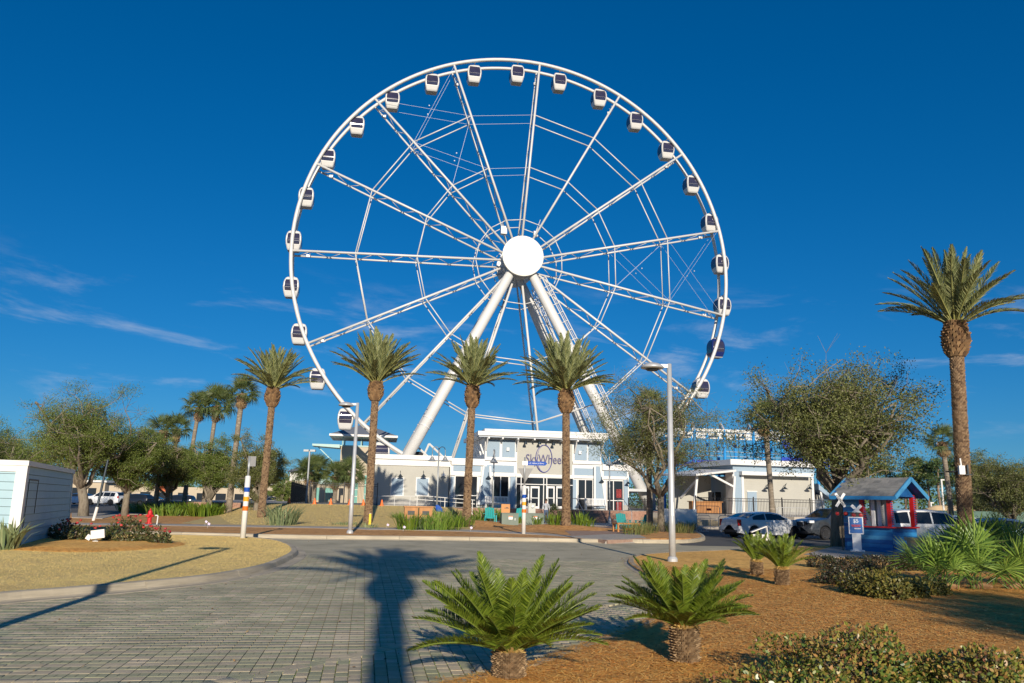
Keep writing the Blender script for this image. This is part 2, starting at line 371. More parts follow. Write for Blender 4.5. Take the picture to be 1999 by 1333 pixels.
sheet('brick_path', gpoly([(1120, 1048), (1186, 1054.5), (1268, 1052.5), (1262, 1041), (1236, 1030), (1240, 1012), (1080, 1012), (1090, 1028)], .14) , -.02, .147, m_path)
0 and sheet('far_lawn', gpoly([(410, 1020), (505, 1023), (640, 1024), (700, 1022), (790, 1009), (930, 1000), (930, 989), (560, 988), (430, 996)], .15), .0, .158, m_lawn)
sheet('sidewalk_branch', gpoly([(640, 1029), (720, 1034), (800, 1033.5), (800, 1026), (760, 1025.5), (690, 1027)], .15), .0, .156, m_walk)
sheet('plaza', [(-30, 62), (7.6, 57.5), (24, 66), (24, 110), (-60, 110), (-60, 80)], -.02, .17, m_walk)
sheet('mulch_island', gpoly([(1195, 1047), (1230, 1052), (1350, 1051.5), (1372, 1046), (1355, 1036), (1290, 1028), (1240, 1031)], .14), -.02, .15, m_mulch)
sheet('kiosk_slab', gpoly([(1570, 1082), (1620, 1088), (1800, 1090), (1820, 1068), (1640, 1063)], .07), -.02, .075, m_walk)
sheet('parking_left', [(-90, 62), (-24, 62), (-22, 110), (-120, 110)], -.02, .18, m_asph)
sheet('left_footpath', gpoly([(140, 1010), (200, 1012), (232, 1004), (190, 992), (140, 990)], .16), .0, .165, m_walk)
ap = [gp(1180, 1061, 0), gp(1282, 1059, 0), gp(1268, 1052.2, .14), gp(1184, 1054.2, .14)]
S('path_apron', MB().add([(p.x, p.y, z) for p, z in zip(ap, (.004, .004, .15, .15))]+[(p.x, p.y, -.05) for p in ap], [(0, 1, 2, 3), (0, 4, 5, 1), (1, 5, 6, 2), (2, 6, 7, 3), (3, 7, 4, 0)]), m_walk)
# --- kerbs swept along the edges, one stone per segment
def kerb(owner, path, prof, seglen, m, out=1):
    P = [Vector((p[0], p[1])) for p in path]; L = [0]
    for a, c in zip(P, P[1:]): L.append(L[-1]+(c-a).length)
    def at(s):
        s = max(0, min(L[-1]-1e-6, s))
        i = max(j for j in range(len(L)-1) if L[j] <= s); t = (s-L[i])/(L[i+1]-L[i]); return P[i].lerp(P[i+1], t)
    s = 0
    while s < L[-1]-.1:
        e = min(L[-1], s+seglen); k = max(3, int((e-s)/.22)+1); mb = MB(); n = len(prof)
        for j in range(k):
            q = s+.006 + (e-s-.012)*j/(k-1); p = at(q); tg = (at(q+.1)-at(q-.1)); tg.normalize(); nr = Vector((tg.y, -tg.x))*out
            for (o_, z_) in prof: mb.v.append((p.x+nr.x*o_, p.y+nr.y*o_, z_))
        for j in range(k-1):
            for i in range(n-1): mb.f.append((j*n+i, j*n+i+1, (j+1)*n+i+1, (j+1)*n+i))
        mb.f.append(tuple(range(n))); mb.f.append(tuple(range((k-1)*n, k*n))[::-1])
        B('kerbstone', mb, m, owner); s = e
KP = [(-.02, -.03), (-.02, .132), (.02, .142), (.11, .142), (.15, .13), (.19, .03), (.24, .012), (.42, .008), (.43, -.03)]
kl = MB().prism([(-.5, -.5), (.5, -.5), (.5, .5), (-.5, .5)], -.3, -.2)
kerb(lawn_o, lawn_s, KP, 2.6, m_kerb, 1)
kerb(bpy.data.objects['mulch_verge'], spline(farc, 5), [(.32, -.03), (.32, .15), (.26, .16), (.17, .155), (.13, .13), (.11, .012), (-.16, .006), (-.17, -.03)], 3.0, m_kerb, -1)
kerb(bed_o, bed_s, [(.13, -.03), (.13, .004), (.02, .012), (-.02, .066), (-.13, .072), (-.17, .05), (-.17, -.03)], 2.2, m_kerb, -1)
isl = gpoly([(1195, 1049), (1230, 1053), (1300, 1054), (1350, 1053), (1374, 1047), (1357, 1036)], .14)
kerb(bpy.data.objects['mulch_island'], spline(isl, 4), [(.1, -.03), (.1, .16), (0, .165), (-.06, .15), (-.08, -.03)], 2.5, m_kerb, -1)
# --- loose straw and grass blades
def scatter(poly, n, f, seed):
    r = np.random.default_rng(seed); P = np.array(poly); lo, hi = P.min(0), P.max(0); out = np.zeros((0, 2))
    while len(out) < n:
        q = r.uniform(lo, hi, (n*3, 2)); q = q[inpoly(q, poly)]; q = q[f(q, r)]; out = np.vstack([out, q])
    return out[:n], r
def needles(poly, n, seed, z, ymax, L=(.09, .2), wd=.0035):
    P, r = scatter(poly, n, lambda q, r: (q[:, 1] < ymax) & (q[:, 1] > 4.5) & (np.abs(q[:, 0]) < q[:, 1]*.7+1) & (r.random(len(q)) < np.clip(7/q[:, 1], 0, 1)**1.2), seed)
    a = r.normal(0, 1.1, n); d = np.column_stack([np.cos(a), np.sin(a), r.normal(0, .06, n)]); ln = r.uniform(*L, n)[:, None]*.5
    s = np.column_stack([-np.sin(a), np.cos(a), np.zeros(n)])*wd*(1+P[:, 1:2]*.07); c = np.column_stack([P, z+r.uniform(.002, .015, n)])
    V = np.stack([c-d*ln-s, c+d*ln-s, c+d*ln+s, c-d*ln+s], 1).reshape(-1, 3)
    return npmesh('straw', V, np.arange(n*4).reshape(-1, 4), m_needle, r.random(n))
sp_ = np.array([(p.x, p.y) for p in bed_s]); rq = np.random.default_rng(77); ii = rq.integers(0, len(sp_)-1, 2600); tq = rq.random((2600, 1)); Pq = sp_[ii]*(1-tq)+sp_[ii+1]*tq+rq.normal(0, .16, (2600, 2))
aq = rq.uniform(0, 6.28, 2600); dq = np.column_stack([np.cos(aq), np.sin(aq), np.zeros(2600)])*rq.uniform(.04, .1, (2600, 1)); sq = np.column_stack([-np.sin(aq), np.cos(aq), np.zeros(2600)])*.003; cq = np.column_stack([Pq, np.where(inpoly(Pq, BED), .078, .006+.07*(np.abs(rq.normal(0, 1, 2600)) < .0))])
ob('spilled_straw', npmesh('spilled_straw', np.stack([cq-dq-sq, cq+dq-sq, cq+dq+sq, cq-dq+sq], 1).reshape(-1, 3), np.arange(2600*4).reshape(-1, 4), m_needle, rq.random(2600)), bed_o, kind='stuff')
o = ob('loose_pine_straw', needles(BED, 95000, 5, .06, 22), bed_o, kind='stuff')
def blades(poly, n, seed, z, f, h=(.03, .07), wd=.005):
    P, r = scatter(poly, n, f, seed); a = r.uniform(0, 6.28, n); s = np.column_stack([np.cos(a), np.sin(a), np.zeros(n)])*(wd*(.5+P[:, 1:2]*.05))
    c = np.column_stack([P, np.full(n, z)]); tp = c + np.column_stack([r.normal(0, .03, (n, 2)), r.uniform(*h, n)])
    V = np.stack([c-s, c+s, tp], 1).reshape(-1, 3)
    return npmesh('blades', V, np.arange(n*3).reshape(-1, 3), m_blade, r.random(n))
ob('grass_blades', blades(LAWN, 150000, 6, .12, lambda q, r: (q[:, 1] < 34) & (np.abs(q[:, 0]) < q[:, 1]*.68+1), (.012, .032), .0018), lawn_o, kind='stuff')
0 and ob('grass_blades', blades(gpoly([(410, 1020), (505, 1023), (640, 1024), (700, 1022), (790, 1009), (930, 1000), (930, 989), (560, 988), (430, 996)], .15), 30000, 8, .157, lambda q, r: q[:, 1] < 75, (.04, .10)), fl, kind='stuff')
m_litter = mat('fallen_leaf', [(.20, .11, .05), (.30, .19, .08), (.14, .075, .035), (.36, .25, .11)], .8, attr='rnd')
rq = np.random.default_rng(91); nl_ = 900; P = np.column_stack([rq.uniform(-14, 9, nl_), 6+rq.gamma(2.0, 5.0, nl_)]); P = P[(P[:, 1] < 34) & ~inpoly(P, LAWN)]
edge = sp_[rq.integers(0, len(sp_), 260)]+rq.normal(0, .35, (260, 2)); P = np.vstack([P, edge]); n = len(P); zl = np.where(inpoly(P, BED), .085, .009)
a = rq.uniform(0, 6.28, n); L = rq.uniform(.012, .028, (n, 1)); d = np.column_stack([np.cos(a), np.sin(a), rq.normal(0, .2, n)])*L; s = np.column_stack([-np.sin(a), np.cos(a), rq.normal(0, .3, n)])*L*.5; c = np.column_stack([P, zl+.006])
lt = ob('leaf_litter', npmesh('leaf_litter', np.stack([c-d, c+s, c+d, c-s], 1).reshape(-1, 3), np.arange(n*4).reshape(-1, 4), m_litter, rq.random(n)), kind='stuff'); tag(lt, 'scattered small brown fallen leaves on the paving and straw', 'leaves')
# ------------------------------------------------------------------ the wheel
PSI = .175
WC = Vector((.66, 97.45, 31.55)); WR = 28.0; WW = 2.2
E_ = Vector((math.cos(PSI), math.sin(PSI), 0)); NF = Vector((math.sin(PSI), -math.cos(PSI), 0)); ZZ = Vector((0, 0, 1))
wheel = T('observation_wheel', 'giant white observation wheel with trussed spokes and round hub cover', 'ferris wheel', (WC.x, WC.y, 0), PSI)
# local frame: x along the wheel plane, y away from the viewer, z up, origin on the ground below the hub
HZ = WC.z
def wp(deg, r, s): a = R(deg); return Vector((math.sin(a)*r, -s, HZ+math.cos(a)*r))      # s > 0 towards the viewer
for nm, s, rt in (('front_rim', 0, .235), ('rear_rim', -WW, .21)):
    B(nm, MB().tube([wp(i*2, WR, s) for i in range(180)], rt, 8, closed=True), m_wheel, wheel, smooth=True)
PH = 4.7
m_cable = mat('steel_cable', (.30, .33, .40), .5, metal=.3, var=0)
for k in range(15):
    a = PH+24*k
    sp = B('spoke', MB().tube([wp(a, 1.9, .55), wp(a, WR-.1, .0)], [.145, .145], 8), m_wheel, wheel, smooth=True)
    B('rear_chord', MB().tube([wp(a, 1.9, -WW-.55), wp(a, WR-.1, -WW)], .115, 8), m_wheel, sp, smooth=True)
    lc = MB(); n = 13
    for j in range(n):
        r0, r1 = 3+(WR-3.6)*j/n, 3+(WR-3.6)*(j+1)/n
        s0 = .55*(1-r0/WR); s1 = .55*(1-r1/WR)
        if j % 2 == 0: lc.bar(wp(a, r0, s0), wp(a, r1, -WW-s1), .045, 5)
        else: lc.bar(wp(a, r0, -WW-s0), wp(a, r1, s1), .045, 5)
    B('lacing', lc, m_wheel, sp, smooth=True)
    pl = MB()
    for j in (0, 1):
        rr = WR-1.6-.5*j; pl.bar(wp(a-.5, rr, -WW*.3), wp(a+.5, rr, -WW*.7), .04, 5)
    pl.box(wp(a, WR-1.9, -WW*.9), (.5, .25, .3)); B('spoke_bracket', pl, m_wheel, sp)
for k in range(15):
    a0, a1 = PH+24*k, PH+24*(k+1)
    for r_, rt in ((5.6, .06), (12.9, .068), (20.4, .075)):
        if k == 14 and r_ > 6:      # top bay is braced by cables only
            for s in (.15, -WW-.1): B('bracing_cable', MB().bar(wp(a0, r_, s), wp(a1, r_, s), .022, 4), m_cable, wheel)
            continue
        st = MB()
        for s in (.55*(1-r_/WR), -WW-.55*(1-r_/WR)): B('ring_strut', MB().bar(wp(a0, r_, s), wp(a1, r_, s), rt, 6), m_wheel, wheel, smooth=True)
    if k in (13, 3):
        for s in (.1, -WW-.1):
            for (ra, rb) in ((20.4, WR-.3), (12.9, 20.4)):
                cbm = MB().bar(wp(a0, ra, s), wp(a1, rb, s), .018, 4).bar(wp(a0, rb, s), wp(a1, ra, s), .018, 4)
                mid = (wp(a0, (ra+rb)/2, s)+wp(a1, (ra+rb)/2, s))/2; cbm.box(mid, (.14, .1, .14)); B('bracing_cable', cbm, m_cable, wheel)
HS = 2.75
B('hub', MB().lathe([(1.2, -HS+.3), (2.0, -HS+.35), (2.0, -1.0), (1.7, -.9), (1.7, WW+.9), (2.15, WW+1.0), (2.15, WW+2.4), (1.2, WW+2.5)], 28, (0, 0, HZ), 'Y'), m_wheel, wheel, smooth=False)
fl_ = MB()
for y0 in (-.62, WW+.62):
    fl_.lathe([(2.0, y0-.12), (2.45, y0-.12), (2.45, y0+.12), (2.0, y0+.12)], 30, (0, 0, HZ), 'Y')
B('hub_flange', fl_, m_wheel, wheel)
B('hub_cover', MB().lathe([(2.35, -HS+.34), (2.57, -HS+.3), (2.6, -HS), (2.57, -HS-.06), (2.3, -HS-.1), (.01, -HS-.13)], 48, (0, 0, HZ), 'Y'), mat('hub_cover', (.80, .775, .70), .5, var=.02), wheel)
bx = MB(); bx.box(wp(-26, 4.6, -.3), (.75, .7, 1.0)).bar(wp(-26, 4.6, 0), wp(-24, 5.6, 0), .05).box(wp(28, 4.4, 0), (.5, .5, .7)).bar(wp(27, 4.4, .2), wp(24.5, 6.4, .2), .04).bar(wp(30, 4.0, .2), wp(26, 5.2, .2), .05)
B('hub_equipment', bx, m_wheel, wheel)
mb = MB()
for i in range(10):
    a = math.pi*(.55+.09*i); mb.bar((2.3*math.cos(a), WW+1.6, HZ+2.3*math.sin(a)), (2.9*math.cos(a), WW+1.6, HZ+2.9*math.sin(a)), .035, 4)
mb.tube([(2.9*math.cos(math.pi*(.55+.09*i)), WW+1.6, HZ+2.9*math.sin(math.pi*(.55+.09*i))) for i in range(10)], .05, 6)
B('drive_ring', mb, m_steel, wheel)
for sx in (-1, 1):
    for (ys, yf) in ((-1.75, -4.2), (WW+1.75, WW+7.5)):
        top = Vector((sx*1.05, ys, HZ-1.4)); ft = Vector((sx*16.3, yf, .2))
        lg = B('support_leg', MB().tube([top, top.lerp(ft, .06), top.lerp(ft, .5), ft], [.5, .60, .64, .64], 18), m_wheel, wheel, smooth=True)
        for t in (.33, .64, .67):
            p = top.lerp(ft, t); q = top.lerp(ft, t+.004); B('leg_flange', MB().tube([p, q], .70, 18), m_wheel, lg)
        B('leg_footing', MB().box((ft.x, ft.y, .25), (2.4, 2.4, .5)), m_conc, lg)
        if sx == 1:
            d = (ft-top).normalized(); side_ = Vector((d.z, 0, -d.x)).normalized()*-1
            if side_.x < 0: side_ = -side_
            a0 = top.lerp(ft, .05); stp = MB(); 
            for off in (.85, 1.3):
                stp.bar(a0+side_*off+Vector((0, -.35, 0)), ft+side_*off+Vector((0, -.35, 0)), .065, 6); 
            stp.bar(a0+side_*1.3+Vector((0, .45, 0)), ft+side_*1.3+Vector((0, .45, 0)), .05, 6)
            for j in range(26):
                p = a0.lerp(ft, j/26); stp.bar(p+side_*.55+Vector((0, -.35, 0)), p+side_*1.3+Vector((0, -.35, 0)), .045, 5); stp.bar(p+side_*1.3+Vector((0, -.35, 0)), p+side_*1.3+Vector((0, .45, 0)), .035, 4)
            B('leg_ladder', stp, m_wheel, lg)
# drive station by the rim, left
st = MB(); 
for dx in (0, 1.8): st.bar((-13.6+dx, -1.2, 5.0), (-12.3+dx, -1.2, 8.2), .13).bar((-12.3+dx, -1.2, 8.2), (-9.8+dx, -1.2, 6.0), .13)
st.bar((-14, -1.2, 5.2), (-9, -1.2, 5.2), .15); B('drive_frame', st, m_wheel, wheel)
mb = MB().lathe([(.3, -.3), (.95, -.3), (.95, .3), (.3, .3)], 20, (-11.7, -.9, 6.3), 'Y'); B('drive_tyre', mb, m_black, wheel)
# boarding deck behind the front building
dk = MB().bx(-17, 17, -6, 9, 3.2, 3.5); B('boarding_deck', dk, m_steel, wheel)
for i in range(9):
    for yy in (-5.6, 8.6): B('deck_post', MB().bx(-16.5+4*i-.15, -16.5+4*i+.15, yy-.15, yy+.15, .15, 3.21), m_steel, wheel)
# ------------------------------------------------------------------ gondolas
GL = [(0, .70, .62), (.12, .74, .68), (.55, .86, .84), (1.1, .93, .93), (1.6, .90, .92), (1.95, .82, .84), (2.25, .68, .70), (2.36, .55, .58)]
def glerp(z):
    for (z0, a0, b0), (z1, a1, b1) in zip(GL, GL[1:]):
        if z0 <= z <= z1: t = (z-z0)/(z1-z0); return a0+(a1-a0)*t, b0+(b1-b0)*t
shell = MB(); n = 0
for (z, a, b) in GL:
    c = .10
    shell.v += [(-a+c, -b, z), (a-c, -b, z), (a, -b+c, z), (a, b-c, z), (a-c, b, z), (-a+c, b, z), (-a, b-c, z), (-a, -b+c, z)]
for i in range(len(GL)-1):
    for j in range(8): shell.f.append((i*8+j, i*8+(j+1) % 8, (i+1)*8+(j+1) % 8, (i+1)*8+j))
shell.f.append(tuple(range(8))[::-1]); shell.f.append(tuple(range(len(GL)*8-8, len(GL)*8)))
me_shell = shell.mesh('shell', m_wheel)
def gwin(face):
    mb = MB(); zs = [.62, .85, 1.1, 1.35, 1.6, 1.8, 1.98]
    for z in zs:
        a, b = glerp(z); h = (a if face % 2 == 0 else b)-.17; o = (b if face % 2 == 0 else a)+.018
        for s in (-1, 1):
            mb.v.append({0: (s*h, -o, z), 1: (o, s*h, z), 2: (-s*h, o, z), 3: (-o, -s*h, z)}[face])
    for i in range(len(zs)-1): mb.f.append((2*i, 2*i+1, 2*i+3, 2*i+2))
    return mb.mesh('window', m_gond_glass, smooth=True)
me_win = [gwin(i) for i in range(4)]
me_han = MB().bar((0, -1.15, 2.62), (0, 1.15, 2.62), .07, 8).bar((0, 0, 2.3), (0, 0, 2.62), .12, 8).box((0, 0, 2.42), (.5, .7, .14)).mesh('hanger', m_wheel)
me_rail = MB().bar((-.7, -.98, 1.02), (.7, -.98, 1.02), .008, 4).bar((-.7, .98, 1.02), (.7, .98, 1.02), .008, 4).mesh('window_rail', m_wheel)
me_base = MB().box((0, 0, -.05), (1.25, 1.1, .1), taper=1.08).mesh('underframe', mat('underframe', (.45, .45, .45), .6))
m_navy = mat('navy_gloss', (.012, .025, .13), .2, var=.05, coat=.5)
me_shell_b = shell.mesh('shell', m_navy); me_han_b = me_han
ords = ['first', 'second', 'third', 'fourth', 'fifth', 'sixth', 'seventh', 'eighth', 'ninth', 'tenth', 'eleventh', 'twelfth', 'thirteenth', 'fourteenth', 'fifteenth']
for k in range(30):
    a = PH+6+12*k; a180 = (a+180) % 360-180
    p = wp(a, WR-.05, -WW/2); blue = abs(a180-106.7) < 3
    if abs(a180) > 146: continue        # hidden behind the building and station
    kk = [PH+6+12*j for j in range(30)]
    if blue: lb = 'dark navy blue gondola, the only one not white, low right on the wheel'
    elif a180 > -2 and a180 < 0 or abs(a180) < 2: lb = 'white gondola hanging at the very top of the wheel'
    elif a180 > 0: lb = 'white gondola with dark windows, %s clockwise from the top of the wheel' % ords[int(round((a180+1.3)/12))-1]
    else: lb = 'white gondola with dark windows, %s anticlockwise from the top of the wheel' % ords[int(round((-a180-1.3)/12))-1]
    lw = Matrix.Rotation(PSI, 3, 'Z') @ Vector((p.x, p.y, 0)) + Vector((WC.x, WC.y, p.z-2.62))
    g = T('gondola', lb, 'gondola', lw, PSI, 'gondolas of the observation wheel')
    ob('shell', me_shell_b if blue else me_shell, g)
    for i in range(4): ob('window', me_win[i], g)
    ob('hanger', me_han, g); ob('window_rail', me_rail, g); ob('underframe', me_base, g)
# ------------------------------------------------------------------ plants: materials
m_dleaf = mat('date_leaflet', [(.135, .165, .062), (.19, .22, .088), (.25, .275, .12), (.30, .31, .145)], .5, attr='rnd', var=.1, trans=.15)
m_rach = mat('date_rachis', (.30, .30, .10), .55, var=.15)
m_dtrunk = mat('date_trunk', [(.17, .105, .06), (.25, .165, .10), (.12, .075, .045)], .9, var=.3, scale=5, bump=.6, bscale=20)
m_dbase = mat('leaf_base', [(.30, .20, .115), (.19, .12, .07), (.36, .25, .15), (.13, .08, .05)], .9, attr='rnd', var=.2)
m_boot = mat('boot_husk', [(.26, .15, .07), (.16, .09, .045), (.34, .21, .10), (.11, .065, .035)], .95, attr='rnd', var=.2)
m_sleaf = mat('sabal_blade', [(.07, .105, .03), (.11, .15, .045), (.16, .19, .06)], .5, attr='rnd', var=.12, trans=.2)
m_sdead = mat('sabal_dead', [(.32, .22, .11), (.24, .15, .07)], .9, attr='rnd')
m_strunk = mat('sabal_trunk', [(.27, .225, .17), (.19, .155, .115), (.33, .28, .22)], .9, var=.25, scale=3, bump=.5, bscale=12, stretch=(1, 1, 4))
m_cleaf = mat('cycad_leaflet', [(.07, .115, .010), (.115, .175, .015), (.17, .235, .022), (.225, .285, .032)], .42, attr='rnd', var=.1, trans=.18)
m_crach = mat('cycad_rachis', (.15, .20, .035), .5, var=.1)
m_ctrunk = mat('cycad_scale', [(.16, .10, .05), (.28, .185, .10), (.40, .28, .16), (.21, .135, .07)], .95, attr='rnd', var=.2)
m_cfuzz = mat('cycad_crown_fuzz', [(.50, .33, .10), (.42, .26, .07), (.58, .42, .16)], .95, attr='rnd')
m_pal = mat('palmetto_blade', [(.09, .17, .03), (.15, .25, .04), (.22, .34, .055), (.28, .40, .075)], .4, attr='rnd', var=.08, trans=.25)
m_oleaf = mat('oak_leaf', [(.07, .085, .025), (.11, .13, .036), (.16, .18, .05), (.21, .22, .065), (.12, .14, .04)], .55, attr='rnd', var=.1, trans=.22)
m_oleaf2 = mat('oak_leaf_green', [(.075, .115, .02), (.12, .17, .03), (.17, .22, .04), (.21, .25, .055)], .55, attr='rnd', var=.1, trans=.22)
m_bark = mat('oak_bark', [(.17, .14, .10), (.24, .205, .155), (.12, .095, .07)], .95, var=.25, scale=4, bump=.7, bscale=14, stretch=(1, 1, .3))
m_pine = mat('pine_foliage', [(.04, .075, .018), (.065, .11, .025), (.10, .15, .035)], .7, attr='rnd', var=.1, trans=.1)
m_pbark = mat('pine_bark', [(.20, .14, .10), (.28, .205, .15)], .95, var=.2, scale=3)
m_haw = mat('hawthorn_leaf', [(.04, .075, .022), (.07, .125, .026), (.13, .19, .034), (.22, .24, .045), (.33, .26, .06), (.40, .20, .07), (.09, .145, .034), (.26, .10, .06)], .35, attr='rnd', var=.1, trans=.15)
m_dshr = mat('dark_shrub_leaf', [(.025, .04, .018), (.04, .055, .022), (.07, .06, .03), (.09, .05, .035), (.05, .08, .025)], .45, attr='rnd', trans=.1)
m_gshr = mat('gold_shrub_leaf', [(.07, .09, .02), (.16, .15, .03), (.28, .23, .05), (.10, .12, .03), (.20, .13, .04)], .5, attr='rnd', trans=.2)
m_fern = mat('fern_blade', [(.09, .16, .015), (.15, .24, .022), (.23, .33, .035)], .5, attr='rnd', trans=.3)
m_grass = mat('tuft_blade', [(.10, .15, .04), (.17, .21, .055), (.30, .27, .11), (.22, .24, .07)], .6, attr='rnd', trans=.2)
m_agave = mat('agave_blade', [(.14, .19, .09), (.20, .25, .12), (.26, .30, .15)], .5, attr='rnd')
m_rose = mat('rose_leaf', [(.05, .07, .02), (.09, .10, .03), (.12, .06, .03)], .5, attr='rnd', trans=.15)
m_flow = mat('rose_petal', [(.55, .05, .04), (.68, .09, .07), (.48, .03, .05)], .5, attr='rnd', trans=.2)
m_twig = mat('twig', (.12, .085, .055), .9, var=.2)
# ------------------------------------------------------------------ feather fronds
def feather(L, n, wid, ll, droop, bare, seed, vang=.5, fwd=.75, ang_w=.35, tipd=.25, rr=.02):
    r = np.random.default_rng(seed)
    def cv(t): return np.array([L*(t-.10*droop*t**3), 0, -droop*L*.42*t**2.3])
    mb = MB(); mb.tube([cv(t) for t in np.linspace(0, 1, 9)], [rr*(1-.85*t)+.003 for t in np.linspace(0, 1, 9)], 5)
    rach = (mb.v, mb.f)
    V, F, rn = [], [], []
    for i in range(n):
        t = bare+(1-bare)*(i+.3)/n; p = cv(t); d = cv(min(1, t+.02))-cv(t-.02); d /= np.linalg.norm(d); up = np.cross(d, [0, 1, 0]); up = -up if up[2] < 0 else up
        sz = ll*(math.sin(math.pi*(.18+.80*(t-bare)/(1-bare)))**.75)*(.9+.2*r.random())
        for s in (-1, 1):
            f = fwd+.35*t+r.normal(0, .06); va = vang+r.normal(0, .12)
            dr = d*math.sin(f)+np.array([0, s, 0])*math.cos(f)*math.cos(va)+up*math.cos(f)*math.sin(va); dr /= np.linalg.norm(dr)
            wv = np.cross(dr, up); wv /= np.linalg.norm(wv)+1e-9; wv = wv*(1-ang_w)+up*ang_w*r.normal(0, 1); wv = wv/np.linalg.norm(wv)*wid*.5
            m_ = p+dr*sz*.5; e = p+dr*sz+np.array([0, 0, -tipd*sz*(.6+.8*r.random())])*.6; b = len(V)
            V += [p-wv*.5, p+wv*.5, m_+wv, e, m_-wv]; F += [(b, b+1, b+2, b+4), (b+4, b+2, b+3, b+3)]; c = r.random(); rn += [c, c]
    F2 = [f if f[2] != f[3] else f[:3] for f in F]
    me = bpy.data.meshes.new('frond'); nr = len(rach[0])
    me.from_pydata([tuple(x) for x in rach[0]]+[tuple(x) for x in V], [], list(rach[1])+[tuple(i+nr for i in f) for f in F2])
    a = me.attributes.new('rnd', 'FLOAT', 'FACE'); a.data.foreach_set('value', [.5]*len(rach[1])+rn)
    me.polygons.foreach_set('material_index', [1]*len(rach[1])+[0]*len(F2)); me.update(); return me
def setm(me, a, b): me.materials.append(a); me.materials.append(b); return me
DF = [setm(feather(3.25, 74, .036, .52, dr, .17, 20+i, rr=.034), m_dleaf, m_rach) for i, dr in enumerate((.12, .3, .5, .72))]
CF = [setm(feather(1.0, 125, .0095, .175, dr, .10, 40+i, vang=.5, fwd=.42, tipd=.12, rr=.008), m_cleaf, m_crach) for i, dr in enumerate((.10, .24, .40, .58))]
def fan(L, nb, bl, wid, span, seed, droop=.25, pr=.016):
    r = np.random.default_rng(seed); mb = MB(); mb.tube([(0, 0, 0), (L*.55, 0, -.01), (L, 0, -.05*L)], [pr, pr*.8, pr*.6], 5); nr = len(mb.f); rn = [.3]*nr
    for i in range(nb):
        a = (-.5+(i+.5)/nb)*span + r.normal(0, .02); q = bl*(.72+.28*math.cos(a*.62))*(.92+.16*r.random()); d = Vector((math.cos(a), math.sin(a), .10*math.cos(a*2))); d.normalize()
        s = Vector((-math.sin(a), math.cos(a), 0))*wid*.5; p = Vector((L, 0, -.05*L)); m1 = p+d*q*.55+Vector((0, 0, -.02*q)); e = p+d*q+Vector((0, 0, -droop*q*(.6+.8*r.random()))); h = Vector((0, 0, wid*.22)); b = len(mb.v)
        mb.v += [tuple(p), tuple(m1-s+h), tuple(m1-h*.3), tuple(m1+s+h), tuple(e)]; mb.f += [(b, b+1, b+2), (b, b+2, b+3), (b+1, b+4, b+2), (b+2, b+4, b+3)]; c = r.random(); rn += [c]*4
    mb.rnd = rn; return mb
def fan_me(ma, *a, **k): return fan(*a, **k).mesh('leaf', ma, recalc=False)
SF = [fan_me(m_sleaf, .85, 26, .85, .055, 4.2, 60+i, droop=d) for i, d in enumerate((.2, .4, .55))]
SD = [fan_me(m_sdead, .6, 12, .6, .05, 2.4, 66+i, droop=.9) for i in range(2)]
PF = [fan_me(m_pal, .75, 18, .66, .046, 3.9, 70+i, droop=d, pr=.009) for i, d in enumerate((.05, .15, .3))]
def scales(R0, z0, z1, rows, per, size, seed, rad=None, out=.5, flare=1.0):
    """spiral of wedge-shaped leaf bases round a stem"""
    r = np.random.default_rng(seed); mb = MB(); rn = []
    for i in range(rows):
        z = z0+(z1-z0)*(i+.5)/rows
        for j in range(per):
            a = 2*math.pi*(j+.5*(i % 2)+r.normal(0, .06))/per; Rr = rad(z) if rad else R0; w_ = math.pi*Rr/per*1.05; h = size*(.8+.4*r.random())
            ca_, sa_ = math.cos(a), math.sin(a); o_ = out*h*(.7+.6*r.random())
            def P(rad_, tw, zz_): return (rad_*ca_-tw*sa_, rad_*sa_+tw*ca_, zz_)
            b = len(mb.v)
            mb.v += [P(Rr-.02, -w_, z-h*.5), P(Rr-.02, w_, z-h*.5), P(Rr+o_, -w_*.62, z+h*.42), P(Rr+o_, w_*.62, z+h*.42), P(Rr-.03, -w_*.7, z+h*.5), P(Rr-.03, w_*.7, z+h*.5)]
            mb.f += [(b, b+1, b+3, b+2), (b+2, b+3, b+5, b+4), (b, b+2, b+4), (b+1, b+5, b+3)]; c = r.random(); rn += [c]*4
    mb.rnd = rn; return mb
def copyparts(src, dst):
    for c in src.children:
        o = c.copy(); COL.objects.link(o); o.parent = dst
        for g in c.children:
            q = g.copy(); COL.objects.link(q); q.parent = o
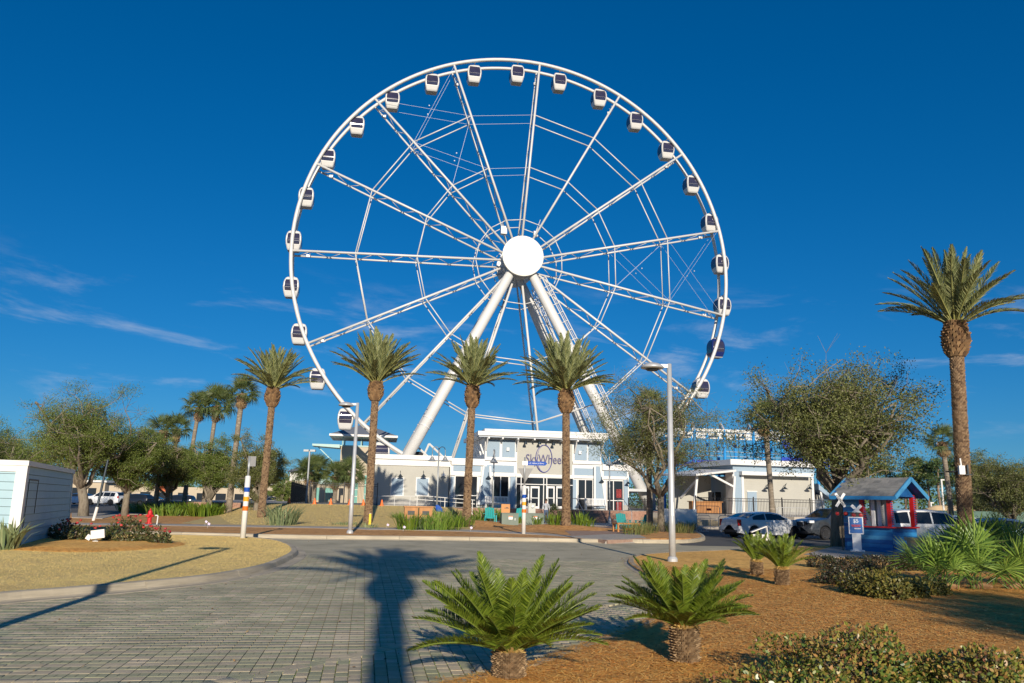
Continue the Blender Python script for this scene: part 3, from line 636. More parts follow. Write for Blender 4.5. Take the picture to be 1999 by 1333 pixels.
def date_palm(label, base, h, seed, lean=(0, 0), n=60, sc=1.0, r0=.215, emin=30, bootf=1.0, bl=1.25):
    r = random.Random(seed); t = T('date_palm', label, 'palm tree', base, 0, 'tall date palms'); az0 = r.random()*6.28
    top = Vector((0, 0, h)); boot = bl*sc
    rad = lambda z: r0*(1.22-.22*min(1, z/1.2)) if z < 1.2 else r0*(1-.10*(z/h))
    zs = [h*i/14 for i in range(15)]
    B('trunk', MB().tube([(0, 0, z-.15) for z in zs], [rad(z)*.97 for z in zs], 16), m_dtrunk, t, smooth=True)
    B('trunk_leaf_scars', scales(r0, .1, h-boot, int(h/.08), 15, .10, seed, rad, .38), m_dbase, t, kind='stuff')
    bp = lambda z: r0*(1.0+bootf*math.sin(math.pi*min(1, max(0, (z-(h-boot-.1))/(boot+.35)))**.9))
    zs = [h-boot+(boot+.15)*i/8 for i in range(9)]
    bt = B('boot', MB().tube([(0, 0, z) for z in zs], [bp(z) for z in zs], 16), m_dtrunk, t, smooth=True)
    B('boot_husks', scales(r0, h-boot, h+.1, 12, 15, .2, seed+1, bp, .55), m_boot, bt, kind='stuff')
    for i in range(n):
        q = i/(n-1); el = R(86-(86-emin)*q**.95 + r.uniform(-7, 7)); a = az0+i*2.39996+r.uniform(-.2, .2)
        me = DF[min(3, max(0, int(q*3.4+r.uniform(-.6, .6))))]
        ob('frond', me, t, (math.cos(a)*.10, math.sin(a)*.10, h+.05-.12*q), (r.uniform(-.5, .5), -el, a), sc*r.uniform(.88, 1.06))
    t.rotation_euler = (lean[0], lean[1], 0)
    return t
def sabal(label, base, h, seed, n=30, sc=1.0, r0=.17, lean=(0, 0), dead=4, group='cabbage palms'):
    r = random.Random(seed); t = T('sabal_palm', label, 'palm tree', base, 0, group); k = 10
    pts = [(lean[0]*(i/k)**1.5, lean[1]*(i/k)**1.5, h*i/k-.1) for i in range(k+1)]; tx, ty = lean
    B('trunk', MB().tube(pts, [r0*(1.25-.3*i/k if i < 3 else 1.0) for i in range(k+1)], 12), m_strunk, t, smooth=True)
    hu = scales(r0, h-1.15*sc, h, 7, 9, .2, seed, lambda z: r0*(1.0+.55*math.sin(math.pi*(z-(h-1.2*sc))/(1.4*sc))), .8)
    hu.v = [(x+tx, y+ty, z) for x, y, z in hu.v]; B('leaf_bases', hu, m_dbase, t, kind='stuff')
    for i in range(n):
        q = i/(n-1); el = R(82-112*q+r.uniform(-9, 9)); a = i*2.39996+r.uniform(-.3, .3)
        ob('leaf', SF[min(2, int(q*3))], t, (tx, ty, h+.05), (r.uniform(-.6, .6), -el, a), sc*r.uniform(.85, 1.08))
    for i in range(dead):
        a = r.random()*6.28; ob('dead_leaf', SD[i % 2], t, (tx, ty, h-.2), (r.uniform(-.5, .5), R(55+r.uniform(-10, 15)), a), sc*.9)
    return t
def cycad(label, base, sc, seed, n=34, th=.32, elmin=16, elmax=66):
    r = random.Random(seed); t = T('sago_cycad', label, 'cycad', base, 0, 'sago cycads in the pine straw bed')
    tr = .132
    B('trunk', MB().tube([(0, 0, -.06), (0, 0, th*.5), (0, 0, th)], [tr*.95, tr*1.0, tr*.82], 14), m_ctrunk, t)
    B('trunk_scales', scales(tr, 0, th, 13, 22, .042, seed, lambda z: tr*.98, .8), m_ctrunk, t, kind='stuff')
    B('crown_fuzz', scales(tr, th-.03, th+.05, 3, 18, .06, seed+3, lambda z: tr*.72, .9), m_cfuzz, t, kind='stuff')
    for i in range(n):
        q = i/(n-1); el = R(elmax-(elmax-elmin)*q**.85+r.uniform(-5, 5)); a = i*2.39996+r.uniform(-.15, .15)
        ob('frond', CF[min(3, max(0, int(q*3.2+r.uniform(-.5, .5))))], t, (math.cos(a)*.055, math.sin(a)*.055, th+.01), (r.uniform(-.35, .35), -el, a), sc*r.uniform(.88, 1.05))
    return t
# ------------------------------------------------------------------ leafy crowns
def leaves(C, n_each, spread, size, seed, upb=.35, asp=.5):
    """C (k,3) clump centres -> quads"""
    r = np.random.default_rng(seed); k = len(C); n = k*n_each
    c = np.repeat(C, n_each, 0)+r.normal(0, 1, (n, 3))*np.asarray(spread)
    d = r.normal(0, 1, (n, 3)); d /= np.linalg.norm(d, axis=1)[:, None]
    u = r.normal(0, 1, (n, 3)); u[:, 2] += upb; s = np.cross(d, u); s /= np.linalg.norm(s, axis=1)[:, None]+1e-9
    L = size*r.uniform(.7, 1.3, (n, 1))
    V = np.stack([c-d*L*.5, c+s*L*asp*.5, c+d*L*.5, c-s*L*asp*.5], 1).reshape(-1, 3)
    tone = np.repeat(r.random(k), n_each)*.55+r.random(n)*.45
    return V, np.arange(n*4).reshape(-1, 4), tone
def oak(label, base, H, rx, ch, th, seed, nl=34, limbs=7, leafm=None, lean=0, tr=.2, size=.13, name='oak_tree', group='live oak trees', bare_top=.0, nb=6, nt=6, twig_out=.0):
    r = random.Random(seed); t = T(name, label, 'tree', base, 0, group); wood = MB(); fine = MB(); cl = []
    cz = H-ch/2; fork = Vector((lean*.5, 0, th)); lobes = [Vector((r.gauss(0, 1), r.gauss(0, 1), r.gauss(.1, .8))).normalized() for _ in range(9)]
    wood.tube([(0, 0, -.2), (lean*.1, r.uniform(-.05, .05), th*.45), fork], [tr*1.25, tr, tr*.9], 10)
    def surf(rr=1.0):
        while True:
            v = Vector((r.uniform(-1, 1), r.uniform(-1, 1), r.uniform(-1, 1)))
            if .1 < v.length < 1: break
        v.normalize(); f = .68+.44*max(math.exp(-4.5*(1-v.dot(l))) for l in lobes); rr = rr*f; return Vector((lean+v.x*rx*rr, v.y*rx*rr, cz+v.z*ch/2*rr))
    def wob(a, b, k, amt):
        d = (b-a).length; return [a.lerp(b, i/k)+Vector((r.uniform(-1, 1), r.uniform(-1, 1), r.uniform(-.6, 1)))*amt*d*math.sin(math.pi*i/k) for i in range(k+1)]
    for i in range(limbs):
        a = 6.283*i/limbs+r.uniform(-.4, .4); e = Vector((lean+math.cos(a)*rx*r.uniform(.4, .72), math.sin(a)*rx*r.uniform(.4, .72), cz+ch*r.uniform(-.22, .34)))
        if i == 0: e = Vector((lean+r.uniform(-.3, .3)*rx, 0, H-ch*.18))
        p = wob(fork-Vector((0, 0, r.uniform(0, th*.25))), e, 5, .10); wood.tube(p, [tr*.62*(1-.15*j) for j in range(6)], 7)
        for j in range(nb):
            st = p[r.randint(2, 5)]; tgt = surf(r.uniform(.5, 1.12)); b_ = st.lerp(tgt, min(1, 2.6*rx/3.5/max(.5, (tgt-st).length)))
            q = wob(st, b_, 4, .12); fine.tube(q, [tr*.20*(1-.2*m) for m in range(5)], 4)
            for k in range(nt):
                s2 = q[r.randint(1, 4)]; dr = Vector((r.uniform(-1, 1), r.uniform(-1, 1), r.uniform(-.35, 1))).normalized(); ln = rx*r.uniform(.14, .32)
                e2 = s2+dr*ln; fine.tube(wob(s2, e2, 2, .1), [tr*.06, tr*.045, tr*.02], 3)
                hi = (e2.z-cz)/(ch/2)
                if hi > .35 and r.random() < bare_top:
                    for m in range(3): 
                        dd = Vector((r.uniform(-1, 1), r.uniform(-1, 1), r.uniform(.2, 1.2))).normalized(); fine.tube([e2, e2+dd*ln*.6], [tr*.03, tr*.012], 3)
                    continue
                cl += [s2.lerp(e2, .55), e2]
    B('trunk', wood, m_bark, t, smooth=True); B('branches', fine, m_bark, t, kind='stuff')
    V, F, tn = leaves(np.array([tuple(c) for c in cl]), int(nl*.9), (rx*.05, rx*.05, rx*.036), size*.72, seed)
    ob('crown', npmesh('crown', V, F, leafm or m_oleaf, tn), t, kind='stuff'); return t
def pine(label, base, H, seed):
    r = random.Random(seed); t = T('pine_tree', label, 'tree', base, 0, 'tall pines on the horizon'); wood = MB().tube([(0, 0, -.2), (r.uniform(-.3, .3), 0, H*.5), (0, 0, H*.95)], [.22, .17, .05], 7); cl = []
    for i in range(16):
        z = H*r.uniform(.52, .98); a = r.random()*6.28; L = H*.20*(1.25-z/H)+.5; e = Vector((math.cos(a)*L, math.sin(a)*L, z+L*.3)); wood.bar((0, 0, z), e, .04, 4)
        for k in range(4): cl.append(Vector((0, 0, z)).lerp(e, r.uniform(.5, 1.1)))
    B('trunk', wood, m_pbark, t, smooth=True)
    V, F, tn = leaves(np.array([tuple(c) for c in cl]), 46, (.42, .42, .26), .36, seed, asp=.3); ob('crown', npmesh('crown', V, F, m_pine, tn), t, kind='stuff'); return t
def shrub(name, label, cat, base, rx, ry, rz, n, size, m, seed, group=None, lob=9, asp=.6, twigs=24):
    r = np.random.default_rng(seed); t = T(name, label, cat, base, 0, group)
    d = r.normal(0, 1, (n, 3)); d[:, 2] = np.abs(d[:, 2])*.9; d /= np.linalg.norm(d, axis=1)[:, None]
    lc = r.normal(0, 1, (lob, 3)); lc[:, 2] = np.abs(lc[:, 2]); lc /= np.linalg.norm(lc, axis=1)[:, None]
    g = np.exp(-((d[:, None]-lc[None])**2).sum(-1)*7)@r.uniform(.12, .42, lob); rad = (.74+g)*(1-np.abs(r.normal(0, .16, n)))
    c = d*np.array([rx, ry, rz])*rad[:, None]; c[:, 2] = np.maximum(c[:, 2], .02)
    ax = r.normal(0, 1, (n, 3))*.9+d*.7; ax /= np.linalg.norm(ax, axis=1)[:, None]; s = np.cross(ax, d+r.normal(0, .5, (n, 3))); s /= np.linalg.norm(s, axis=1)[:, None]+1e-9
    nn = np.cross(ax, s); L = size*r.uniform(.6, 1.25, (n, 1))
    V = np.stack([c, c+ax*L*.3+s*L*asp*.42+nn*L*.07, c+ax*L*.68+s*L*asp*.42+nn*L*.05, c+ax*L-nn*L*.06, c+ax*L*.68-s*L*asp*.42+nn*L*.05, c+ax*L*.3-s*L*asp*.42+nn*L*.07], 1).reshape(-1, 3)
    tone = np.clip(.35*g/g.max()+.65*r.random(n), 0, 1)
    ob('foliage', npmesh('foliage', V, np.arange(n*6).reshape(-1, 6), m, tone), t, kind='stuff')
    tw = MB()
    for i in range(twigs):
        a = d[i]*np.array([rx, ry, rz])*.85; tw.tube([(a[0]*.1, a[1]*.1, -.03), (a[0]*.55, a[1]*.55, a[2]*.6), tuple(a)], [.014, .01, .004], 4)
    B('stems', tw, m_twig, t, kind='stuff'); return t
def tuft(name, label, cat, base, n, h, spread, wid, m, seed, group=None, arch=.9, lean=.95):
    r = np.random.default_rng(seed); t = T(name, label, cat, base, 0, group); a = r.uniform(0, 6.283, n); q = np.sqrt(r.random(n))
    b = np.column_stack([np.cos(a)*q*spread, np.sin(a)*q*spread, np.zeros(n)-.02]); a2 = a+r.normal(0, .5, n); o = np.column_stack([np.cos(a2), np.sin(a2), np.zeros(n)])
    L = (h*r.uniform(.65, 1.1, n))[:, None]; le = (lean*r.uniform(.3, 1.1, n))[:, None]; s = np.column_stack([-np.sin(a2), np.cos(a2), np.zeros(n)])*wid*.5; Z = np.array([0, 0, 1.])
    p1 = b+o*L*le*.35+Z*L*.55; p2 = b+o*L*le*(.6+arch*.3)+Z*L*(1-arch*.25*le)
    V = np.stack([b-s*.6, b+s*.6, p1+s, p1-s, p2], 1).reshape(-1, 3); i0 = np.arange(n)*5
    F = np.concatenate([np.stack([i0, i0+1, i0+2], 1), np.stack([i0, i0+2, i0+3], 1), np.stack([i0+3, i0+2, i0+4], 1)]); c = r.random(n)
    ob('blades', npmesh('blades', V, F, m, np.concatenate([c, c, c])), t, kind='stuff'); return t
def palmetto(label, base, n, seed, sc=1.0, group='fan palmettos'):
    r = random.Random(seed); t = T('palmetto', label, 'palmetto', base, 0, group)
    for i in range(n):
        a = r.random()*6.283; el = R(r.uniform(25, 88)); ob('leaf', PF[i % 3], t, (r.uniform(-.25, .25)*sc, r.uniform(-.25, .25)*sc, 0), (r.uniform(-.8, .8), -el, a), sc*r.uniform(.75, 1.15))
    B('stem', MB().tube([(-.2, 0, .02), (.05, .05, .07), (.25, 0, .05)], [.05, .07, .04], 6), m_boot, t); return t
# ------------------------------------------------------------------ planting
def zb(px, py, z): p = gp(px, py, z); return p
m_mound = m_mulch
def mound(px, py, z, rx, ry, h, seed):
    p = gp(px, py, z); mb = MB(); n = 36; r = random.Random(seed); rings = 7
    for i in range(rings):
        q = 1-i/(rings-1); hh = h*(.5+.5*math.cos(math.pi*q))
        for j in range(n):
            a = 6.283*j/n; mb.v.append((p.x+math.cos(a)*rx*q*(1+.06*math.sin(3*a+seed)), p.y+math.sin(a)*ry*q, .10+hh+(.0 if i == 0 else r.uniform(-.01, .01))))
    for i in range(rings-1):
        for j in range(n): mb.f.append((i*n+j, i*n+(j+1) % n, (i+1)*n+(j+1) % n, (i+1)*n+j))
    return S('mulch_mound', mb, m_mulch, smooth=True)
mound(910, 1022, .2, 5.5, 5.0, .34, 1); mound(1090, 1030, .2, 5.4, 4.4, .30, 2); mound(720, 1022, .2, 3.6, 3.6, .18, 3); mound(510, 1006, .2, 4.2, 4.0, .34, 4)
date_palm('date palm with brown pineapple-shaped trunk top, leftmost of the row of four', (dp(510, 1005, 53).x, 53, .36), 8.35, 11, sc=.98, n=50, lean=(0, .014), emin=26, bootf=1.05, bl=1.15)
date_palm('date palm in front of the grey wall left of the entrance, beside the yellow stake', (dp(718, 1018, 48.6).x, 48.6, .22), 8.4, 22, sc=1.02, n=64, lean=(0, .004), emin=34, bootf=.9, bl=1.0)
date_palm('date palm between the double bell lamp and the sign block of the building', (dp(910, 1018, 49).x, 49, .36), 8.25, 33, n=54, lean=(.006, .018), sc=.97, emin=24, bootf=.85, bl=1.3)
date_palm('date palm right before the entrance doors, rightmost of the row of four', (dp(1105, 1024, 49).x, 49, .30), 8.15, 44, sc=1.08, n=74, lean=(0, -.008), r0=.225, emin=22, bootf=.95, bl=1.2)
pr = date_palm('single tall date palm at the right edge with a utility box on its trunk', (dp(1886, 1050, 32).x, 32, .25), 8.95, 55, sc=1.04, n=44, r0=.265, lean=(0, .035), bootf=.72, emin=28)
# cycads
cycad('large sago cycad, nearest one, at the bottom centre', zb(993, 1322, .06), .98, 101, n=52, th=.22, elmin=17, elmax=66)
cycad('large sago cycad with a bare scaly stump on the straw, right of the nearest one', zb(1337, 1292, .06), .82, 102, n=48, th=.34, elmin=18, elmax=66)
cycad('small sago cycad standing upright behind, the left of the far pair', zb(1478, 1122, .06), .74, 103, n=26, th=.30, elmin=44, elmax=82)
cycad('small bright sago cycad leaning right, the right of the far pair', zb(1527, 1142, .06), .78, 104, n=28, th=.32, elmin=40, elmax=80)
# trees, right
def X(px, Y): return dp(px, 990, Y).x
oak('sparse live oak with several stems left of the silver lamp post', (X(1290, 48.5), 48.5, .14), 9.3, 5.2, 6.6, 2.3, 7, nl=72, tr=.20, size=.12, bare_top=.35, nb=9, nt=6, limbs=8)
oak('live oak with thick dark trunk beside the blue kiosk', (X(1632, 36), 36, .06), 8.1, 5.3, 5.9, 2.5, 8, nl=66, limbs=10, tr=.28, size=.135, bare_top=.12, nb=11, nt=7, leafm=m_oleaf, lean=.3)
oak('leafy oak at the right edge beyond the parked cars', (X(1975, 52), 52, .0), 5.3, 4.0, 4.4, 1.2, 9, nl=80, tr=.2, size=.12, limbs=8, nb=7)
oak('low oak far right behind the green screen fence', (X(1925, 70), 70, .0), 5.2, 4.2, 4.4, 1.0, 10, nl=70, tr=.2, size=.15)
sabal('cabbage palm growing through the sparse oak left of the silver lamp', (X(1268, 50.5), 50.5, .15), 7.7, 201, n=24, sc=.8, dead=8)
sabal('cabbage palm standing at the black fence before the right building', (X(1508, 53.5), 53.5, .3), 7.2, 202, n=24, sc=1.0, dead=8, lean=(-.3, 0))
sabal('cabbage palm with light trunk behind the parked white cars', (X(1857, 58), 58, .0), 6.6, 203, n=22, sc=.9, dead=10, lean=(-.25, 0))
for i, (px, Y, H) in enumerate([(1735, 130, 9), (1790, 125, 9.4), (1812, 120, 8.6), (1838, 118, 9.2), (1872, 130, 10.6), (1893, 128, 10.0), (1915, 124, 8.6), (1768, 140, 8.2), (1700, 150, 9.0), (1960, 140, 9.5)]):
    pine('tall pine %s' % ['far behind the kiosk roof', 'just left of the kiosk gable peak far away', 'right of the kiosk gable far away', 'left of the thin white pole', 'right of the thin white pole, tallest', 'directly left of the utility-box palm trunk', 'directly right of the utility-box palm trunk', 'half hidden behind the kiosk roof peak', 'far behind the dark-trunked oak', 'far behind the oak at the right edge'][i], (X(px, Y), Y, 0), H, 300+i)
# trees, left
oak('broad live oak with pale trunk right behind the blue shed', (X(165, 54), 54, .16), 8.7, 4.9, 6.9, 2.0, 401, nl=90, limbs=10, tr=.3, leafm=m_oleaf2, size=.115, bare_top=.45, nb=8, nt=7, lean=-.8)
oak('green live oak right of the broad one by the leaning pole', (X(245, 58), 58, .16), 6.6, 3.6, 4.9, 1.9, 402, nl=100, limbs=9, tr=.22, leafm=m_oleaf2, size=.12, bare_top=.5, nb=8, nt=7)
oak('olive oak between the cabbage palms', (X(325, 66), 66, .16), 6.0, 3.0, 4.6, 1.6, 403, nl=90, limbs=8, tr=.18, size=.12, nb=7, nt=7)
oak('bushy oak behind the tall cabbage palm with crooked stems', (X(408, 64), 64, .16), 6.4, 3.1, 5.0, 1.3, 404, nl=76, limbs=9, tr=.2, leafm=m_oleaf2, size=.12, nb=8, nt=7)
oak('oak with thin bare twigs behind the leftmost date palm', (X(500, 60), 60, .16), 6.6, 3.0, 5.2, 1.3, 405, nl=80, limbs=9, tr=.2, size=.12, bare_top=.5, nb=7, nt=7)
oak('far oak at the left edge behind the shed', (X(20, 80), 80, .16), 7.6, 6.2, 6.0, 1.6, 406, nl=70, limbs=9, tr=.28, size=.17, leafm=m_oleaf2, nb=8, nt=7)
oak('far olive oak at the extreme left edge', (X(-60, 66), 66, .16), 6.2, 4.6, 5.4, 1.2, 407, nl=66, limbs=9, tr=.24, size=.14, nb=8, nt=7)
sabal('tall cabbage palm left of the leftmost date palm', (X(447, 62), 62, .2), 9.3, 211, n=28, sc=1.0, lean=(.25, 0), r0=.2)
sabal('bushy cabbage palm, second from the tall one', (X(397, 68), 68, .2), 9.0, 212, n=34, sc=1.25, dead=2, lean=(.3, 0))
sabal('cabbage palm with swollen trunk top, third left of the tall one', (X(358, 70), 70, .2), 9.0, 213, n=26, sc=1.05, dead=3, lean=(.5, 0))
sabal('low cabbage palm in the oaks, fourth left of the tall one', (X(330, 74), 74, .2), 7.4, 214, n=26, sc=1.05, dead=5)
sabal('leftmost cabbage palm, half hidden in the green oak', (X(303, 66), 66, .2), 6.6, 215, n=26, sc=1.0, dead=6)
for i, (px, Y, h, lb) in enumerate([(598, 88, 4.2, 'left'), (612, 90, 4.4, 'second'), (652, 88, 3.8, 'third'), (682, 86, 4.0, 'right')]):
    sabal('short bushy cabbage palm by the tan tower, %s of four behind the black fence' % ('leftmost' if lb == 'left' else lb if lb != 'right' else 'rightmost'), (X(px, Y), Y, .2), h, 220+i, n=34, sc=1.25, dead=3, r0=.22)
for i, (px, Y) in enumerate([(545, 110), (562, 118), (1345, 90), (1395, 95)]):
    oak(['small tree far left of the black fence', 'small tree at the end of the black fence', 'green tree behind the banner fence', 'green tree between the two buildings'][i], (X(px, Y), Y, .1), [4.4, 4.8, 4.8, 5.2][i], 2.6, 4.0, .9, 430+i, nl=34, limbs=6, tr=.14, size=.2, nb=5, nt=5, leafm=m_oleaf2)
# far wood that closes the horizon
r = np.random.default_rng(9); C = []
for x in np.arange(-330, 330, 3.2):
    Y = 250+r.uniform(-25, 25); h = r.uniform(5, 10)
    for k in range(9): C.append((x+r.normal(0, 1.6), Y+r.normal(0, 2), h*r.uniform(.08, 1)))
V, F, tn = leaves(np.array(C), 26, (1.5, 1.5, .8), 1.0, 9)
o = ob('distant_wood', npmesh('distant_wood', V, F, m_pine, tn), kind='stuff'); tag(o, 'dark line of distant woods along the horizon', 'woods')
# shrubs, foreground right
for i, (px, py, rx, ry, rz, n) in enumerate([(1690, 1345, .76, .64, .45, 6600), (1905, 1352, .70, .6, .42, 5800), (1560, 1400, .52, .5, .36, 3000)]):
    shrub('hawthorn_shrub', ['clipped hawthorn shrub with bronze tips, largest at the bottom right', 'clipped hawthorn shrub in the bottom right corner', 'low hawthorn shrub at the bottom edge, left of the larger two'][i], 'shrub', zb(px, py, .06), rx, ry, rz, n, .043, m_haw, 500+i, 'hawthorn shrubs in the foreground', lob=14)
for i, (px, py, rx, rz, m, n) in enumerate([(1615, 1108, .62, .42, m_dshr, 1500), (1670, 1118, .7, .45, m_dshr, 1500), (1722, 1112, .7, .46, m_dshr, 1500), (1785, 1112, .7, .45, m_dshr, 1500), (1842, 1110, .75, .42, m_dshr, 1500), (1642, 1140, .55, .36, m_dshr, 1500),
                                          (1690, 1160, .5, .44, m_gshr, 1700), (1735, 1168, .42, .5, m_gshr, 1700), (1775, 1165, .45, .36, m_gshr, 1500), (1815, 1160, .45, .32, m_gshr, 1200)]):
    nm = ['dark shrub nearest the small cycads', 'dark shrub before the price board', 'dark shrub before the kiosk corner', 'dark shrub before the left end of the planter wall', 'dark shrub before the planter wall by the palmettos', 'low dark shrub at the straw edge', 'golden shrub, leftmost at the straw edge', 'tall golden shrub, second at the straw edge', 'golden shrub, third at the straw edge', 'thin golden shrub touching the palmettos'][i]
    shrub('low_shrub', nm, 'shrub', zb(px, py, .06), rx, rx*.9, rz, n, .06, m, 520+i, 'low shrubs before the kiosk', lob=10)
for i, (px, py, n, sc, lb) in enumerate([(1850, 1150, 12, .95, 'bright palmetto at the left of the clump'), (1915, 1150, 15, 1.1, 'largest bright palmetto in the middle of the clump'), (1985, 1150, 14, 1.1, 'palmetto at the right edge of the picture'), (1890, 1110, 16, 1.0, 'shaded palmetto by the planter wall'), (1950, 1100, 18, 1.05, 'shaded palmetto at the foot of the tall palm'), (1998, 1110, 18, 1.1, 'shaded palmetto at the far right')]):
    palmetto(lb, zb(px, py, .06), n, 540+i, sc)
# left bed
for i, (px, py, rx, rz, n) in enumerate([(112, 1052, .55, .55, 500), (142, 1056, .75, .62, 900), (248, 1058, 1.0, .78, 1600), (311, 1062, .45, .42, 450)]):
    lb = ['rose bush half hidden by the shed', 'rose bush left of the white floodlight box', 'largest red rose bush right of the white floodlight box', 'small rose bush, rightmost in the bed'][i]
    p = zb(px, py, .13); t = shrub('rose_bush', lb, 'rose bush', p, rx, rx*.8, rz, n, .085, m_rose, 560+i, 'red rose bushes on the lawn', lob=8, twigs=30)
    rr = random.Random(i); 
    for k in range([6, 12, 20, 5][i]):
        a = rr.random()*6.28; q = rr.uniform(.3, 1.0); f = MB(); 
        for j in range(7):
            aa = j*.9; f.add([(0, 0, 0), (.05*math.cos(aa), .05*math.sin(aa), .03), (.055*math.cos(aa+.6), .055*math.sin(aa+.6), .04)], [(0, 1, 2)])
        f.lathe([(.012, 0), (.05, .02), (.055, .05), (.02, .07)], 7); f.rnd = [rr.random()]*len(f.f)
        B('flower', f, m_flow, t, loc=(math.cos(a)*rx*q, math.sin(a)*rx*.8*q, rz*(1.12-.6*q*q)), rot=(rr.uniform(-.6, .6), rr.uniform(-.6, .6), 0), sc=.85)
tuft('agave', 'grey-green spiky agave at the front corner of the shed', 'agave', zb(12, 1072, .13), 70, .95, .3, .07, m_agave, 571, lean=1.0)
bedp = gpoly([(-60, 1068), (30, 1074), (160, 1078), (300, 1072), (362, 1064), (350, 1058), (260, 1054), (120, 1050), (-60, 1050)], .13)
bs_ = spline(bedp+[bedp[0]], 4)[:-1]; cx0 = sum(p.x for p in bs_)/len(bs_); cy0 = sum(p.y for p in bs_)/len(bs_); rbm = MB(); nbs = len(bs_)
for q, z in ((1.0, .115), (.96, .135), (.88, .16), (.6, .185), (.02, .20)): rbm.v += [(cx0+(p.x-cx0)*q, cy0+(p.y-cy0)*q, z) for p in bs_]
for i in range(4):
    for j in range(nbs): rbm.f.append((i*nbs+j, i*nbs+(j+1) % nbs, (i+1)*nbs+(j+1) % nbs, (i+1)*nbs+j))
rb_ = S('rose_bed', rbm, m_straw, smooth=True); ob('loose_pine_straw', needles([(p.x, p.y) for p in bs_], 6000, 15, .165, 40, wd=.002), rb_, kind='stuff')
# clumps behind the far kerb
tuft('spiky_bush', 'spiky yellow-green bush on the sidewalk edge near the leftmost date palm', 'bush', zb(548, 1025, .15), 150, 1.35, .8, .06, m_agave, 572, lean=1.0)
for i, (px, py, h, sp, m, n) in enumerate([(375, 1006, 1.2, 1.2, m_fern, 220), (402, 1008, 1.1, 1.2, m_fern, 260), (425, 1004, 1.2, 1.0, m_fern, 220), (470, 1000, 1.0, .8, m_fern, 120),
                                          (330, 1006, 1.0, 1.6, m_pal, 200), (300, 1002, 1.1, 1.6, m_pal, 220), (262, 1000, .9, 1.4, m_pal, 160), (345, 1003, 1.2, 1.0, m_pal, 120)]):
    tuft('fern_clump', ['bright fern clump left of the tall cabbage palm, leftmost of the bright ones', 'bright fern clump, brightest in the middle', 'bright fern clump touching the tall cabbage palm', 'small fern clump right of the tall cabbage palm', 'dark leafy clump behind the hydrant', 'dark leafy clump left of the hydrant', 'dark leafy clump near the leaning white posts', 'tall dark leafy clump right of the hydrant'][i], 'plant', zb(px, py, .15), n, h, sp, .09, m, 580+i, 'leafy clumps behind the mulch strip')
for i, (px, py, h, sp, m, n, w_) in enumerate([(772, 1016, .95, 1.3, m_grass, 420, .022), (750, 1020, .7, .8, m_grass, 200, .022), (798, 1034, 1.25, .55, m_fern, 110, .07), (845, 1034, 1.3, .8, m_pal, 150, .06), (872, 1034, 1.15, .7, m_fern, 120, .06), (893, 1030, 1.1, .8, m_fern, 120, .06), (830, 1012, 1.0, 1.0, m_grass, 220, .03), (870, 1006, 1.2, .9, m_grass, 160, .03),
                                             (945, 1022, 1.5, .7, m_pal, 120, .07), (972, 1020, 1.4, .6, m_pal, 110, .07), (922, 1022, .8, .5, m_fern, 70, .06), (1002, 998, 1.6, .4, m_grass, 90, .025), (985, 1025, .8, .3, m_fern, 40, .06), (1012, 1026, .8, .3, m_fern, 40, .06), (1048, 1028, .9, .3, m_fern, 45, .06), (1083, 1032, 1.3, .45, m_fern, 80, .07), (1130, 1030, 1.25, .5, m_fern, 90, .07), (1148, 1033, .9, .4, m_fern, 50, .06), (1124, 1018, 1.5, .3, m_pal, 50, .08),
                                             (1242, 1043, 1.0, .8, m_grass, 300, .025), (1262, 1040, .9, .7, m_grass, 220, .025), (1330, 1040, 1.0, .8, m_grass, 260, .025), (1345, 1034, .9, .6, m_grass, 160, .025), (1312, 1036, .9, .6, m_grass, 160, .025), (690, 1026, .4, 1.0, m_agave, 120, .04), (668, 1026, .35, .6, m_agave, 80, .04), (715, 1030, .35, .6, m_agave, 80, .04)]):
    lbs = ['wide ornamental grass before the grey wall', 'smaller ornamental grass beside the yellow stake', 'bright bush left of the wooden bin', 'strappy clump right of the wooden bin', 'bright clump under the double bell lamp', 'bright clump left of the third date palm foot', 'ornamental grass behind the wooden bin', 'pale grass by the ramp rail', 'tall strappy clump right of the third date palm', 'tall strappy clump left of the orange board', 'small bright clump at the third date palm foot', 'slim grass plume beside the blue pilaster', 'small sprout before the green cabinet, left', 'small sprout behind the striped pole', 'small sprout before the green cabinet, right', 'bright clump left of the fourth date palm', 'bright clump right of the fourth date palm', 'small bright clump at the mulch tip', 'upright strappy plant behind the fourth date palm', 'ornamental grass left of the sparse oak', 'ornamental grass touching the sparse oak trunk', 'ornamental grass below the white banner', 'ornamental grass at the banner end', 'ornamental grass right of the sparse oak trunk', 'low grey-green ground plant left of the second date palm', 'tiny grey-green ground plant at the sidewalk edge', 'tiny grey-green ground plant at the second date palm foot']
    tuft('ornamental_clump', lbs[i], 'plant', zb(px, py, .15)+Vector((0, 0, .15 if 900 < px < 1150 else 0)), int(n*.8), h*.82, sp, w_*.85, m, 600+i, 'planted clumps before the building')
ex = [(668, 1016, .5, 1.0, m_grass), (735, 1012, .75, 1.1, m_grass), (790, 1022, .8, .9, m_pal), (812, 1033, .7, .7, m_agave), (858, 1022, 1.0, 1.0, m_pal), (885, 1020, 1.0, .8, m_grass), (906, 1028, .7, .6, m_pal), (932, 1012, 1.0, .8, m_grass), (955, 1012, 1.1, .8, m_pal), (1015, 1008, .9, .8, m_grass), (1062, 1012, .9, .8, m_pal), (1098, 1014, .9, .6, m_grass), (1140, 1016, .9, .7, m_pal), (1238, 1012, .8, .9, m_grass), (1275, 1018, .7, .9, m_pal)]
